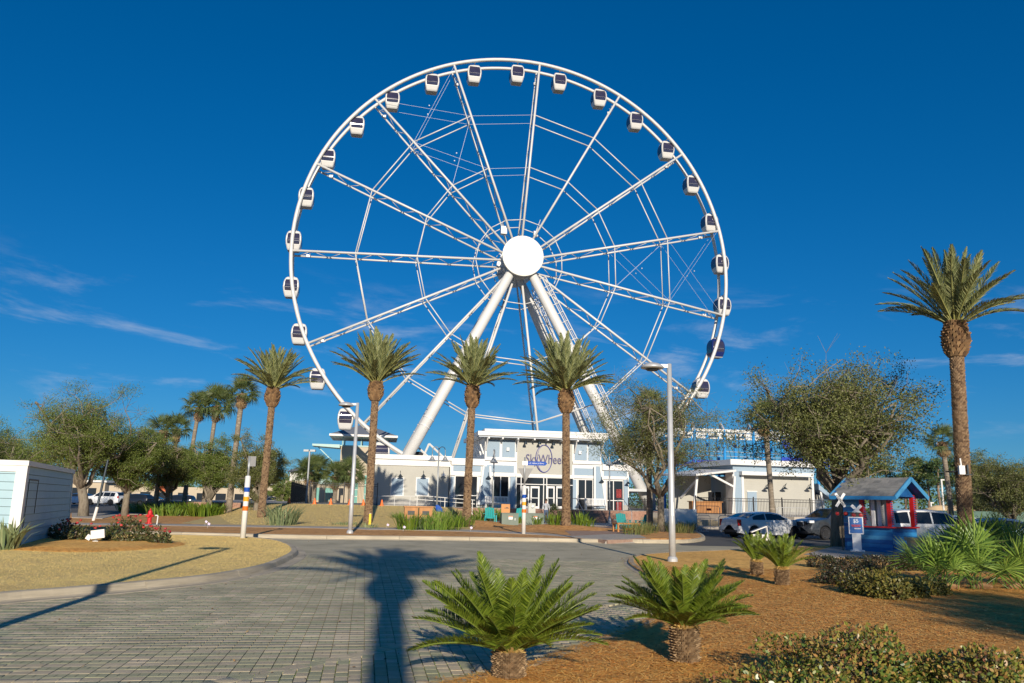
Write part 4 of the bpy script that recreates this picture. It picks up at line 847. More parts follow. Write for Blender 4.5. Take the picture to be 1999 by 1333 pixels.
exl = ['low grass right of the silver lamp on the mulch', 'pale grass left of the wide ornamental grass', 'dark bush behind the bright bush by the bin', 'grey rosette before the wooden bin', 'dark strappy clump behind the double bell lamp', 'pale grass by the third date palm', 'dark clump left of the third date palm foot', 'pale grass behind the third date palm', 'dark clump behind the teal chair between clumps', 'pale grass behind the striped pole', 'dark clump behind the right cabinet', 'pale grass left of the fourth date palm', 'dark clump behind the fourth date palm', 'pale grass behind the teal chairs', 'dark clump behind the sparse oak']
for i, (px, py, h, sp, m) in enumerate(ex): tuft('border_clump', exl[i], 'plant', zb(px, py, .15)+Vector((0, 0, .12)), 150, h, sp, .04, m, 650+i, 'border plants before the building')
sg = sabal('young fan palm behind the green cabinet before the doors', zb(1078, 1020, .2), .55, 230, n=16, sc=.6, dead=0, r0=.1)
# ------------------------------------------------------------------ buildings: palette
def siding(name, col, pitch=.2, rough=.7, depth=.35):
    m = mat(name, col, rough, var=.05, scale=.8); t = m.node_tree; p = t.nodes['Principled BSDF']
    tc_ = N(t, 'ShaderNodeTexCoord'); wv = N(t, 'ShaderNodeTexWave', wave_type='BANDS', bands_direction='Z', wave_profile='SAW'); wv.inputs['Scale'].default_value = .3142/pitch
    t.links.new(tc_.outputs['Object'], wv.inputs['Vector']); b = N(t, 'ShaderNodeBump'); b.inputs['Strength'].default_value = depth; b.inputs['Distance'].default_value = .015
    t.links.new(wv.outputs['Fac'], b.inputs['Height']); t.links.new(b.outputs[0], p.inputs['Normal']); return m
m_beige = siding('beige_siding', (.425, .415, .37)); m_blue = siding('blue_siding', (.28, .37, .46)); m_trim = mat('white_trim', (.70, .69, .67), .5, var=.04)
m_base = mat('grey_base', (.36, .35, .33), .85, var=.15, scale=3); m_brick = mat('brick_red', [(.30, .16, .11), (.37, .22, .16), (.26, .14, .10)], .9, var=.2, scale=6)
m_roofm = mat('metal_roof', (.30, .33, .37), .5, metal=.3, var=.06); m_purple = mat('sign_purple', (.06, .055, .17), .5, var=0); m_signblue = mat('sign_blue', (.045, .06, .42), .4, var=0)
m_lampd = mat('lamp_dark', (.03, .045, .06), .4, metal=.3, var=0); m_lampg = mat('lamp_galv', (.40, .42, .43), .45, metal=.5, var=.08)
m_orange = mat('cone_orange', (.80, .16, .02), .5, var=.05); m_teal = mat('teal_paint', (.03, .40, .42), .5, var=.06); m_wood = mat('orange_wood', (.42, .19, .06), .6, var=.25, scale=5, stretch=(1, 1, .2))
m_red = mat('red_paint', (.55, .02, .02), .35, var=.06); m_yel = mat('yellow_paint', (.80, .55, .01), .45, var=.05); m_bl = mat('blue_band', (.006, .07, .38), .6, var=.03, spec=.3); m_orb = mat('orange_band', (.75, .17, .01), .4, var=.03); m_amb = mat('amber_band', (.80, .36, .01), .4, var=.03)
m_cab = mat('cabinet_green', (.12, .16, .13), .5, var=.12, scale=3); m_meter = mat('meter_grey', (.45, .47, .44), .5, var=.05); m_tan = siding('tan_stucco', (.48, .40, .29), depth=.05); m_tealw = mat('teal_window', (.12, .38, .33), .3, var=.1); m_tealt = mat('teal_trim', (.35, .52, .50), .5, var=.05)
m_cream = mat('cream_block', (.50, .40, .25), .85, var=.12, scale=2, bump=.2); m_bright = mat('bright_blue_steel', (.02, .26, .62), .4, var=.05); m_royal = mat('royal_blue_panel', (.01, .05, .42), .5, var=.1)
m_pageb = mat('price_blue', (.02, .16, .50), .45, var=.02); m_wht = mat('print_white', (.82, .82, .82), .5, var=0); m_prtred = mat('print_red', (.65, .04, .03), .5, var=0)
# ------------------------------------------------------------------ terrace and the wheel's front building
terr = [(-30, 67.5), (-3.2, 67.5), (-3.2, 69.5), (11.4, 71.5), (11.6, 74), (20, 78), (24, 120), (-40, 120)]
S('terrace', MB().prism(terr, -.05, 1.12), m_brick)
S('terrace_top', MB().prism([(x, y+.02) for x, y in terr], 1.12, 1.135), m_walk)
sl = MB()
xs = [-25+i*1.0 for i in range(24)]; ys = [44+i*1.0 for i in range(25)]
for y in ys:
    for x in xs:
        q = max(0, min(1, (y-44)/23)); sl.v.append((x, y, .08+.09*min(1, (y-43.9)*3)*min(1, max(0, (x+25)/2-(67-y)*.13))+.985*(q*q*(3-2*q))*min(1, max(.0, (-2.0-x)/2.5))*min(1, max(0, (x+25)/5-(67-y)*.09))))
for j in range(len(ys)-1):
    for i in range(len(xs)-1): a = j*len(xs)+i; sl.f.append((a, a+1, a+1+len(xs), a+len(xs)))
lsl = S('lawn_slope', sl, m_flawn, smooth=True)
def slope_z(x, y):
    q = np.clip((y-44)/23, 0, 1); return .08+.09*np.minimum(1, (y-43.9)*3)*np.clip((x+25)/2-(67-y)*.13, 0, 1)+.985*(q*q*(3-2*q))*np.clip((-2.0-x)/2.5, 0, 1)*np.clip((x+25)/5-(67-y)*.09, 0, 1)
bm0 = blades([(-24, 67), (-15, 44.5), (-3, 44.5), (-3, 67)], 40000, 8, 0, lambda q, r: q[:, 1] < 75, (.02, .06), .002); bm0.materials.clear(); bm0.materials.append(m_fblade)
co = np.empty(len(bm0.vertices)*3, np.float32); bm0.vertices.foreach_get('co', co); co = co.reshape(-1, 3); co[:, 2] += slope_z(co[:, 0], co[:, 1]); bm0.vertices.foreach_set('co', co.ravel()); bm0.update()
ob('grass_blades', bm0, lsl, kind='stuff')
BX, BY = X(1020, 76), 76.0
bld = T('wheel_building', 'pale blue and beige entrance building with flat roof and SkyWheel sign', 'building', (BX, BY, 0), PSI)
bm_ = Matrix.Rotation(PSI, 3, 'Z')
def fu(px, py, yo=0):
    d = ray(px, py); n_ = bm_ @ Vector((0, 1, 0)); o_ = Vector((BX, BY, 0)) + n_*yo
    t = (o_-CAM).dot(n_)/d.dot(n_); p = bm_.transposed() @ (CAM+d*t-Vector((BX, BY, 0))); return p.x, p.z
def fx(px, yo=0): return fu(px, 940, yo)[0]
def fz(px, py, yo=0): return fu(px, py, yo)[1]
def pn(name, x0, x1, z0, z1, y0, y1, m, parent=None): return B(name, MB().bx(x0, x1, y0, y1, z0, z1), m, parent or bld)
def pxn(name, p0, p1, q0, q1, y0, y1, m, parent=None):
    pm = (p0+p1)/2; return pn(name, fx(p0, y0), fx(p1, y0), fz(pm, q1, y0), fz(pm, q0, y0), y0, y1, m, parent)
ztop = fz(1060, 857); zw = fz(906, 896); zr = fz(1200, 908)
pn('wall', fx(945), fx(1174), 1.1, ztop, .05, 9, m_trim)
pn('wall', fx(878), fx(945)-.002, 1.1, zw-.02, .06, 9, m_trim)
pn('wall', fx(1174)+.002, fx(1228), 1.1, zr-.02, .06, 9, m_trim)
lw_ = pn('wall', fx(722, -.6), fx(876, -.6), 1.1, fz(800, 897, -.6), -.6, 9.2, m_beige); lw_['label'] = 'long beige side wing wall'
pn('base_band', fx(722, -.6)+.01, fx(876, -.6)-.01, 1.1, fz(800, 977, -.6), -.64, -.6, m_base)
zc = fz(800, 909, -.6)
pn('cornice', fx(722, -.6), fx(878, -.6), zc, zc+.55, -.72, 9.3, m_trim); pn('cornice', fx(722, -.6)-.1, fx(878, -.6)+.1, zc+.55, zc+.95, -.9, 9.4, m_trim)
pn('cornice', fx(880), fx(945)-.01, zw-.55, zw+.05, -.16, 9.1, m_trim); pn('cornice', fx(1175)+.01, fx(1230), zr-.5, zr+.05, -.16, 9.1, m_trim)
# roof slab, brackets
xl, xr = fx(927), fx(1180); zt0 = fz(1060, 858)
pn('roof', xl, xr, zt0+.12, zt0+.5, -1.25, 10, m_trim); pn('fascia', xl+.6, xr+.0, zt0+.5, zt0+.72, -1.3, 10, m_trim)
pn('soffit', xl+.1, xr-.1, zt0-.02, zt0+.12, -1.1, .05, m_roofm)
for px in (949, 976, 1006, 1038, 1064, 1092, 1122, 1148, 1172): pn('rafter_tail', fx(px)-.07, fx(px)+.07, zt0-.16, zt0-.02, -1.15, .05, m_trim)
for px in (947, 1007, 1121, 1173):
    x = fx(px); B('roof_bracket', MB().box((x, -.5, zt0-.62), (.12, .12, 1.35), rot=Matrix.Rotation(R(40), 3, 'X')), m_trim, bld)
for i in range(4): B('side_bracket', MB().bar((xl+.3, .8+i*1.8, zt0), (fx(945), .8+i*1.8, zt0-1.5), .09, 4), m_trim, bld)
# upper panels
for p0, p1, q0, q1 in ((948.5, 974, 858, 891.5), (979, 1004, 859, 892.5), (1121.5, 1145.5, 864, 898.5), (1148.5, 1172, 865, 900)): pxn('blue_panel', p0, p1, q0, q1, .0, .06, m_blue)
sgp = pxn('sign_panel', 1009, 1117, 858, 925, -.02, .06, m_beige)
for p0, p1, q0, q1 in ((884, 938, 907, 920), (950, 1003, 908, 922), (1121, 1158, 914, 927.5), (1166, 1172, 915, 928), (1179, 1224, 916, 930)): pxn('blue_panel', p0, p1, q0, q1, .0, .06, m_blue)
pxn('ledge', 945, 1008, 894, 899, -.14, .05, m_trim); pxn('ledge', 1118, 1174, 901, 906, -.14, .05, m_trim); pxn('beam', 879, 1006, 923, 929, -.10, .05, m_trim); pxn('beam', 1007, 1119, 925.5, 931.5, -.12, .05, m_trim); pxn('beam', 1119, 1228, 929, 935, -.10, .05, m_trim)
# sign
sx0, sz0 = fu(1027, 893, -.1); sx1, _ = fu(1099, 896, -.1); wid = sx1-sx0
me = textmesh('sign_letters', 'SkyWheel', 1.0, m_purple, .05, .0)
bb = [v.co.x for v in me.vertices]; sc_ = wid/(max(bb)-min(bb)); sg_ = ob('sign_letters', me, bld, ((sx0+sx1)/2, -.09, fz(1063, 897, -.1)), (R(90), 0, 0), (sc_, sc_*1.35, 1)); sg_['label'] = 'dark purple raised letters reading SkyWheel'
cx_, cz_ = fu(1062, 895, -.1)
for k, (rx_, dx, m) in enumerate(((.80, 0, m_purple), (.70, .05, m_signblue), (.78, -.03, m_signblue))):
    pts = [(cx_+dx+rx_*math.cos(a)*1.0+.0*math.sin(a), -.12-.02*k, cz_+1.28*math.sin(a)) for a in np.linspace(0, 6.283, 49)[:-1]]
    B('sign_ring', MB().tube(pts, [.014+.026*(.5+.5*math.cos(a+2.6)) if k == 0 else .014 for a in np.linspace(0, 6.283, 49)[:-1]], 6, closed=True), m, bld)
def wlamp(px, py, yo=0, m=m_lampd, sc=1.0):
    x, z = fu(px, py, yo); mb = MB().tube([(x, yo, z+.45*sc), (x, yo-.3*sc, z+.55*sc), (x, yo-.5*sc, z+.38*sc), (x, yo-.5*sc, z+.2*sc)], .022, 6); l = B('wall_lamp', mb, m, bld)
    B('lamp_shade', MB().lathe([(.04, .24), (.09, .2), (.13, .12), (.27*1, 0), (.25, -.01), (.02, .05)], 14, (x, yo-.5*sc, z)), m, l)
for px, py in ((1023, 876), (1050, 876), (1077, 878)):
    x, z = fu(px, py-10); B('sign_light', MB().bar((x, 0, z+.25), (x, -.7, z+.15), .03, 5).lathe([(.03, .2), (.12, .1), (.18, -.1), (.02, -.05)], 12, (x, -.75, z)), m_lampd, bld)
for px, py in ((787-6, 931), (826, 931)): wlamp(px, py, -.6)
wlamp(865, 929, -.6, m_trim); wlamp(952, 934); wlamp(1172, 941); wlamp(1223, 945)
for px, py in ((991, 877), (1131.5, 883.5)): x, z = fu(px, py); B('wall_fixture', MB().box((x, -.1, z), (.26, .2, .3)), m_trim, bld)
# blank panels on the wing
for p0, p1 in ((763, 789), (812, 838)):
    f_ = pxn('wing_panel', p0, p1, 932, 968, -.68, -.6, m_trim); pxn('panel_face', p0+2, p1-2, 934, 966, -.70, -.66, m_blue, f_)
# glazing
def window(p0, p1, q0, q1, mull=(), tran=(), y=.03, nm='window', fr=1.6):
    g = pxn(nm, p0, p1, q0, q1, y-.03, y+.05, m_glassd); x0, x1 = fx(p0, y), fx(p1, y); pm = (p0+p1)/2; z0, z1 = fz(pm, q1, y), fz(pm, q0, y); t = .07; fm = MB()
    for a, b, c, d in ((x0-t, x0, z0-t, z1+t), (x1, x1+t, z0-t, z1+t), (x0, x1, z1, z1+t), (x0, x1, z0-t, z0)): fm.bx(a, b, y-.10, y-.02, c, d)
    B('window_frame', fm, m_trim, g)
    for m in mull: pn('mullion', fx(m, y)-.04, fx(m, y)+.04, z0, z1, y-.09, y-.025, m_trim, g)
    for q in tran: z = fz(pm, q, y); pn('transom', x0, x1, z-.035, z+.035, y-.085, y-.028, m_trim, g)
    return g
window(889, 931, 930, 996, (910,), (967,)); window(963, 992, 930.5, 980, (977,), (970,)); w2 = window(1129, 1156, 937, 997, (1142.5,), (973.5,)); w3 = window(1185, 1215, 939, 999, (1197,), (977,))
pxn('poster', 1203, 1213, 955, 972, .0, .012, mat('poster_red', (.40, .03, .03), .5, var=.2), w3); pxn('poster', 1203, 1213, 980, 996, .0, .012, MATS['poster_red'], w3)
window(1008.5, 1118, 933, 994, (1017, 1061, 1067, 1110), (946,))
for p0, p1 in ((1019, 1033.5), (1036, 1053.5), (1068, 1083), (1086, 1101)):
    d_ = pxn('door', p0, p1, 949, 993, -.05, -.01, m_trim); w_ = 2.6
    pxn('door_pane', p0+w_, p1-w_, 953, 971, -.07, -.04, m_glassd, d_); pxn('door_pane', p0+w_, p1-w_, 973.5, 988, -.07, -.04, m_glassd, d_); pxn('push_bar', p0+1.5, p1-1.5, 971.2, 972.8, -.16, -.07, m_steel, d_)
for p0, p1 in ((996.5, 1006.5), (1118.5, 1125), (1218, 1226), (880, 886)): pxn('pilaster', p0, p1, 930 if p0 < 1100 else 936, 997, -.10, .06, m_blue)
pxn('stone_plinth', 1217.5, 1228, 986, 998, -.2, .06, m_base)
def batter(tl, tr_, bl_, br, q0, q1):
    P = [fu(tl, q0, -.3), fu(tr_, q0, -.3), fu(br, q1, -.3), fu(bl_, q1, -.3)]; mb = MB(); n = len(P)
    mb.v = [(x, -.3, z) for x, z in P]+[(x, .05, z) for x, z in P]; mb.f = [(0, 1, 2, 3), (7, 6, 5, 4)]+[(i, (i+1) % 4, 4+(i+1) % 4, 4+i) for i in range(4)]
    o = B('battered_pier', mb, m_blue, bld)
    for a, b in ((P[0], P[3]), (P[1], P[2])): B('pier_edge', MB().box(((a[0]+b[0])/2, -.29, (a[1]+b[1])/2), (.17, .16, math.hypot(a[0]-b[0], a[1]-b[1])), rot=Matrix.Rotation(math.atan2(a[0]-b[0], a[1]-b[1]), 3, 'Y')), m_trim, o)
batter(944, 957, 934, 959, 910, 985); batter(1161, 1172, 1161, 1183, 910, 992)
# steps
stp = T('entrance_steps', 'brick entrance steps with steel rails right of the fourth date palm', 'steps', (X(1168, 69.5), 69.0, .15), PSI)
for i in range(6): B('step', MB().bx(-2.0, 2.0, -.3-.33*(6-i), 1.0, .0+.165*i, .165*(i+1)-.004), m_brick, stp)
for sx in (-2.05, 2.05): B('rail', MB().tube([(sx, -2.5, .0), (sx, -2.5, .95), (sx, -.3, 1.95), (sx, 1.2, 1.95), (sx, 1.2, 1.0)], .03, 6), m_lampg, stp)
def bench(label, px, py, Y, w_):
    p = dp(px, py, Y); b = T('slat_bench', label, 'bench', (p.x, Y, 1.135), PSI, 'white slatted benches')
    n = int(w_/.13)
    for i in range(n): B('back_slat', MB().bx(-w_/2+i*.13, -w_/2+i*.13+.075, .0, .03, .25, .95), m_trim, b)
    B('rail', MB().bx(-w_/2-.05, w_/2+.05, -.02, .05, .93, 1.02), m_trim, b); B('seat', MB().bx(-w_/2, w_/2, -.5, .0, .40, .45), m_trim, b)
    for sx in (-1, 1): B('leg', MB().bx(sx*w_/2-.04, sx*w_/2+.04, -.46, -.38, 0, .6), m_trim, b); B('leg', MB().bx(sx*w_/2-.04, sx*w_/2+.04, -.03, .05, 0, 1.0), m_trim, b)
bench('white slatted bench under the left two-pane window', 970, 985, 73.0, 2.1); bench('white slatted bench under the right two-pane window', 1162, 990, 74.6, 1.9)
rp = T('ramp_railing', 'white pipe railing of the ramp behind the plants', 'railing', (X(868, 65), 65, .9), .1)
for sx in (-2.2, 0, 2.2): B('post', MB().bar((sx, 0, -.3), (sx, 0, 1.0-.06*sx), .035), m_trim, rp)
for dz in (.0, -.3): B('rail', MB().bar((-2.4, 0, 1.14+dz), (2.4, 0, .86+dz), .03), m_trim, rp)
rp = T('wall_railing', 'thin white pipe railing along the grey wing wall', 'railing', (X(800, 71), 71, 1.12), .1)
for i in range(7): B('post', MB().bar((-4+1.33*i, 0, 0), (-4+1.33*i, 0, .8), .02), m_trim, rp)
B('rail', MB().bar((-4.1, 0, .8), (4.1, 0, .95), .022), m_trim, rp)
# ------------------------------------------------------------------ right building with porch
RB = T('snack_building', 'beige building with pale blue pillar and shed porch behind the black fence', 'building', (X(1424, 72), 72, 0), R(12))
rm = Matrix.Rotation(R(12), 3, 'Z'); RO = Vector((X(1424, 72), 72, 0))
def ru(px, py, yo=0):
    d = ray(px, py); n_ = rm @ Vector((0, 1, 0)); t = (RO+n_*yo-CAM).dot(n_)/d.dot(n_); p = rm.transposed() @ (CAM+d*t-RO); return p.x, p.z
def rpn(name, p0, p1, q0, q1, y0, y1, m, parent=None):
    pm = (p0+p1)/2; return B(name, MB().bx(ru(p0, 960, y0)[0], ru(p1, 960, y0)[0], y0, y1, ru(pm, q1, y0)[1], ru(pm, q0, y0)[1]), m, parent or RB)
rpn('wall', 1450, 1588, 930, 1006, .05, 8, m_beige); rpn('blue_band', 1432, 1592, 909, 923, .0, 8, m_blue); rpn('cornice', 1428, 1596, 899, 909.5, -.5, 8.4, m_trim); rpn('canopy_beam', 1450, 1590, 922, 929, -.9, .06, m_trim)
rpn('pillar', 1434, 1449, 921, 1004, -.3, 1.0, m_blue); rpn('pillar_edge', 1431, 1434.5, 921, 1004, -.36, 1.0, m_trim); rpn('pillar_edge', 1448.5, 1453, 921, 1000, -.36, .6, m_trim); rpn('corner_post', 1585, 1589.5, 932, 1000, -.15, .2, m_trim)
rpn('base_band', 1452, 1585, 999, 1008, .0, .1, m_base); rpn('door', 1459, 1477, 960, 1006, -.0, .1, m_blue); rpn('door_frame', 1457.5, 1478.5, 958, 960, -.02, .1, m_trim)
rpn('service_box', 1590, 1602, 975, 1000, .3, 1.0, m_lampg)
for px in (1492, 1527, 1575):
    x, z = ru(px, 955); l = B('wall_lamp', MB().tube([(x+.25, 0, z+.35), (x+.2, -.4, z+.5), (x, -.45, z+.2)], .025, 6), m_lampd, RB); B('lamp_shade', MB().lathe([(.04, .25), (.10, .15), (.30, 0), (.02, .05)], 14, (x, -.45, z)), m_lampd, l)
x0, z0 = ru(1352, 929, -1.5); x1, z1 = ru(1430, 921, -.3)
B('porch_roof', MB().add([(x0, -2.2, z0), (x1, -1.0, z1), (x1, 6, z1+.3), (x0, 6, z0+.2), (x0, -2.2, z0+.16), (x1, -1.0, z1+.18), (x1, 6, z1+.48), (x0, 6, z0+.36)], [(0, 1, 2, 3), (7, 6, 5, 4), (0, 4, 5, 1), (1, 5, 6, 2), (2, 6, 7, 3), (3, 7, 4, 0)]), m_trim, RB)
B('porch_wall', MB().bx(x0+.6, x1, 4.0, 4.2, 1.1, z1-.2), m_beige, RB)
for px in (1388, 1402, 1416): a, b = ru(px, 975, 4.0); B('porch_window', MB().bx(a-.28, a+.28, 3.95, 4.05, b-.9, b+.7), m_glassd, RB)
for a, b in ((x0+.7, x0+.3), (x1-.15, x1-.45)): B('porch_post', MB().bar((a, -.9, z0+.1), (b, -.9, 1.0), .13, 4), m_trim, RB)
B('porch_brace', MB().bar((x1-.3, -.9, z1-1.3), (x0+1.9, -1.2, z0+.15), .12, 4), m_trim, RB); B('porch_brace', MB().bar((x0+1.3, 3.9, z0-1.8), (x0+1.9, 1.5, z0-.1), .12, 4), m_trim, RB)
a, b = ru(1405, 995, 1.0); B('porch_counter', MB().bx(x0+1.0, x1-.6, .8, 1.6, 1.1, 2.05).bx(x0+.9, x1-.5, .7, 1.7, 2.05, 2.12), m_wood, RB)
a0, zz0 = ru(1592, 945, 1.0); a1, zz1 = ru(1618, 968, 1.0)
B('side_awning', MB().add([(a0, .5, zz0), (a1, .5, zz1), (a1, 6, zz1), (a0, 6, zz0), (a0, .5, zz0-.5), (a1, .5, zz1-.35), (a1, 6, zz1-.35), (a0, 6, zz0-.5)], [(0, 1, 2, 3), (7, 6, 5, 4), (0, 4, 5, 1), (1, 5, 6, 2), (2, 6, 7, 3), (3, 7, 4, 0)]), m_blue, RB); B('side_wall', MB().bx(a0+.2, a1-.4, 1.2, 6, 1.1, zz1+.1), m_beige, RB); B('awning_post', MB().bar((a0+.6, .7, 1.1), (a0+.2, .7, zz0-.3), .12, 4), m_trim, RB)
S('snack_terrace', MB().prism([(11.5, 71), (20.6, 57.5), (33, 59.5), (40, 70), (40, 100), (20, 100)], -.04, .62), m_cream)
S('snack_terrace_top', MB().prism([(12.5, 72), (21, 60), (32.5, 61), (39, 71), (39, 99), (20, 99)], .62, 1.05), m_walk)
# ropes course
rc = T('ropes_course', 'blue steel ropes course with white beams above the right building', 'climbing frame', (X(1500, 84), 84, .9), R(12))
for i in range(6):
    for j in range(3): 
        x = -8+3.3*i; B('post', MB().bar((x, j*4, 0), (x, j*4, 8.6), .16, 8), m_bright, rc)
for j in range(3):
    for z in (5.3, 8.5): B('beam', MB().bx(-8.3, 8.8, j*4-.12, j*4+.12, z-.15, z+.15), m_trim if z > 6 else m_royal, rc)
for i in range(5):
    x = -8+3.3*i; B('roof_beam', MB().bar((x, 0, 8.6), (x+1.65, 4, 9.7), .12, 4).bar((x+3.3, 8, 8.6), (x+1.65, 4, 9.7), .12, 4), m_trim, rc)
    B('rope', MB().bar((x, 0, 8.4), (x+.8, 0, 5.4), .03, 4).bar((x+1.6, 0, 8.4), (x+1.6, 0, 5.4), .03, 4).bar((x+2.4, 0, 8.4), (x+2.4, 0, 5.4), .03, 4), m_dark, rc)
    B('safety_net', MB().bar((x, 0, 6.4), (x+3.3, 0, 6.3), .03, 4).bar((x, 0, 5.9), (x+3.3, 0, 5.9), .03, 4), m_lampg, rc)
B('banner', MB().bx(1.8, 7.2, -.25, -.2, 6.9, 8.1), m_royal, rc); B('banner', MB().bx(1.6, 7.6, -.25, -.2, 5.4, 6.0), m_royal, rc); 0 and B('sail_roof', MB().add([(-8.3, -.5, 8.9), (8.8, -.5, 8.9), (8.8, 4, 9.9), (-8.3, 4, 9.9), (-8.3, -.5, 8.95), (8.8, -.5, 8.95), (8.8, 4, 9.95), (-8.3, 4, 9.95)], [(3, 2, 1, 0), (4, 5, 6, 7), (0, 1, 5, 4), (2, 3, 7, 6)]), m_trim, rc)
# ------------------------------------------------------------------ fences
def picket(label, a, b, z, h, sp=.11, post=2.0, group='black picket fences', m=m_dark, nm='picket_fence'):
    a = Vector((a[0], a[1], 0)); b = Vector((b[0], b[1], 0)); L = (b-a).length; t = T(nm, label, 'fence', (a.x, a.y, z), math.atan2(b.y-a.y, b.x-a.x), group)
    pk = MB(); n = int(L/sp)
    for i in range(n): pk.bx(i*sp-.01, i*sp+.01, -.01, .01, .08, h-.04)
    B('pickets', pk, m, t, kind='stuff')
    for z_ in (.12, h-.25, h-.06): B('rail', MB().bx(0, L, -.02, .02, z_-.02, z_+.02), m, t)
    k = max(1, round(L/post))
    for i in range(k+1): B('post', MB().bx(L*i/k-.035, L*i/k+.035, -.035, .035, 0, h+.08), m, t)
    return t
picket('black picket fence in front of the snack building', (X(1362, 59), 59.6), (X(1640, 61), 61.4), 1.06, 1.3, .12, 2.2)
picket('tall black picket fence receding left of the tan tower', (X(565, 67.6), 67.8), (X(607, 98), 98), 1.13, 1.85, .11, 2.4)
picket('tall black picket fence running across before the tan tower', (X(603, 68), 68), (X(735, 70), 70), 1.13, 1.85, .12, 2.4)
picket('low black picket fence by the foot of the right leg', (X(1229, 73), 73.6), (X(1290, 76), 76), 1.13, 1.1, .12, 2)
def barrier(label, a, b, z):
    a = Vector((a[0], a[1], 0)); b = Vector((b[0], b[1], 0)); L = (b-a).length; t = T('crowd_barrier', label, 'barrier', (a.x, a.y, z), math.atan2(b.y-a.y, b.x-a.x), 'steel crowd barriers')
    B('frame', MB().tube([(0, 0, .15), (0, 0, .95), (.12, 0, 1.08), (L-.12, 0, 1.08), (L, 0, .95), (L, 0, .15)], .022, 6, closed=True), m_steel, t)
    mb = MB(); n = int(L/.13)
    for i in range(1, n): mb.bar((i*.13, 0, .15), (i*.13, 0, 1.07), .009, 4)
    B('bars', mb, m_steel, t, kind='stuff')
    for x in (.3, L-.3): B('foot', MB().bx(x-.03, x+.03, -.3, .3, 0, .04).bx(x-.02, x+.02, -.02, .02, .0, .16), m_steel, t)
yb = 56.6
for i, (p0, p1, Y, z, lb) in enumerate([(1359, 1406, 60.2, .63, 'steel barrier with a red notice on the ledge, left'), (1360, 1387, 55.5, .0, 'lower steel barrier before the cream wall, left'), (1402, 1432, 55.8, .0, 'lower steel barrier before the cream wall, beside the parked coupe'), (1516, 1580, 60.4, .63, 'steel barrier on the ledge above the parked cars, right')]):
    barrier(lb, (X(p0, Y), Y), (X(p1, Y), Y+.2), z)
o = tag(B('red_notice', MB().box((X(1383, 60), 59.95, 1.45), (.36, .02, .16)), m_prtred), 'small red notice hung on the steel barrier', 'sign')
bn = T('white_banner', 'long white banner with faint blue lettering behind the grass', 'banner', (X(1330, 56), 56, .0), .02); B('sheet', MB().bx(-1.35, 1.05, -.02, .02, .3, 1.45), m_wht, bn); 
for x in (-1.35, -.15, 1.05): B('post', MB().bar((x, .05, 0), (x, .05, 1.5), .03), m_steel, bn)
ob('lettering', textmesh('lettering', 'WELCOME', .3, m_pageb, .003), bn, (.2, -.026, 1.2), (R(90), 0, 0)) if False else None
# ------------------------------------------------------------------ tan tower building, far left buildings
tw = T('tan_tower', 'tan resort tower with grey pyramid roof and teal windows', 'building', (X(698, 106), 106, .8), R(9)); s = 106/1560
B('wall', MB().bx(-2.6, 3.6, 0, 6, 0, 7.6), m_tan, tw); B('wall', MB().bx(-3.3, -2.6, .5, 6, 0, 5.6), m_tan, tw); B('parapet', MB().bx(-2.7, 3.7, -.1, 6.1, 7.6, 7.75), m_tealt, tw)
for x in (-2.4, 0, 3.4):
    for y in (.2, 5.8): B('roof_post', MB().bar((x, y, 7.6), (x, y, 9.1), .10, 6), m_tealt, tw)
B('roof', MB().add([(-4.0, -1.4, 9.1), (4.6, -1.4, 9.1), (4.6, 7.4, 9.1), (-4.0, 7.4, 9.1), (.2, 3, 10.9)], [(3, 2, 1, 0), (0, 1, 4), (1, 2, 4), (2, 3, 4), (3, 0, 4)]), mat('shingle_grey', (.16, .18, .22), .7, var=.1, scale=4), tw); B('eave', MB().bx(-4.1, 4.7, -1.5, 7.5, 8.82, 9.09), m_trim, tw)
B('canopy', MB().add([(-6.2, -1, 7.5), (-2.7, -1, 7.3), (-2.7, 2, 7.3), (-6.2, 2, 7.5), (-6.2, -1, 7.75), (-2.7, -1, 7.75), (-2.7, 2, 7.75), (-6.2, 2, 7.75)], [(0, 1, 2, 3), (7, 6, 5, 4), (0, 4, 5, 1), (1, 5, 6, 2), (2, 6, 7, 3), (3, 7, 4, 0)]), m_tealt, tw); B('canopy_strut', MB().bar((-5.6, 0, 7.5), (-3.3, 0, 5.4), .08, 4), m_tealt, tw)
for x, z, h in ((1.2, .3, 3.6), (2.5, .3, 3.6), (-.6, .3, 2.6)):
    wn = B('window', MB().bx(x-.5, x+.5, -.05, .05, z, z+h), m_tealw, tw)
    for k in (0, 1): B('muntin', MB().bx(x-.5, x+.5, -.08, -.05, z+h*(k+1)/3-.04, z+h*(k+1)/3+.04), m_trim, wn)
B('lower_wall', MB().bx(-6.5, -2.65, 2, 8, 0, 3.0), m_tan, tw); B('lower_roof', MB().bx(-6.8, -2.66, 1.6, 8, 3.0, 3.3), m_tealt, tw); B('lower_window', MB().bx(-5.9, -3.3, 1.95, 2.0, .6, 2.2), m_tealw, tw); B('gate_pillar', MB().bx(-4.7, -4.0, -4, -3.3, 0, 2.6), m_tan, tw); B('gate_pillar', MB().bx(-3.0, -2.3, -4, -3.3, 0, 2.6), m_tan, tw); B('gate_roof', MB().bx(-5.0, -2.0, -4.3, -3, 2.6, 3.1), m_tealt, tw)
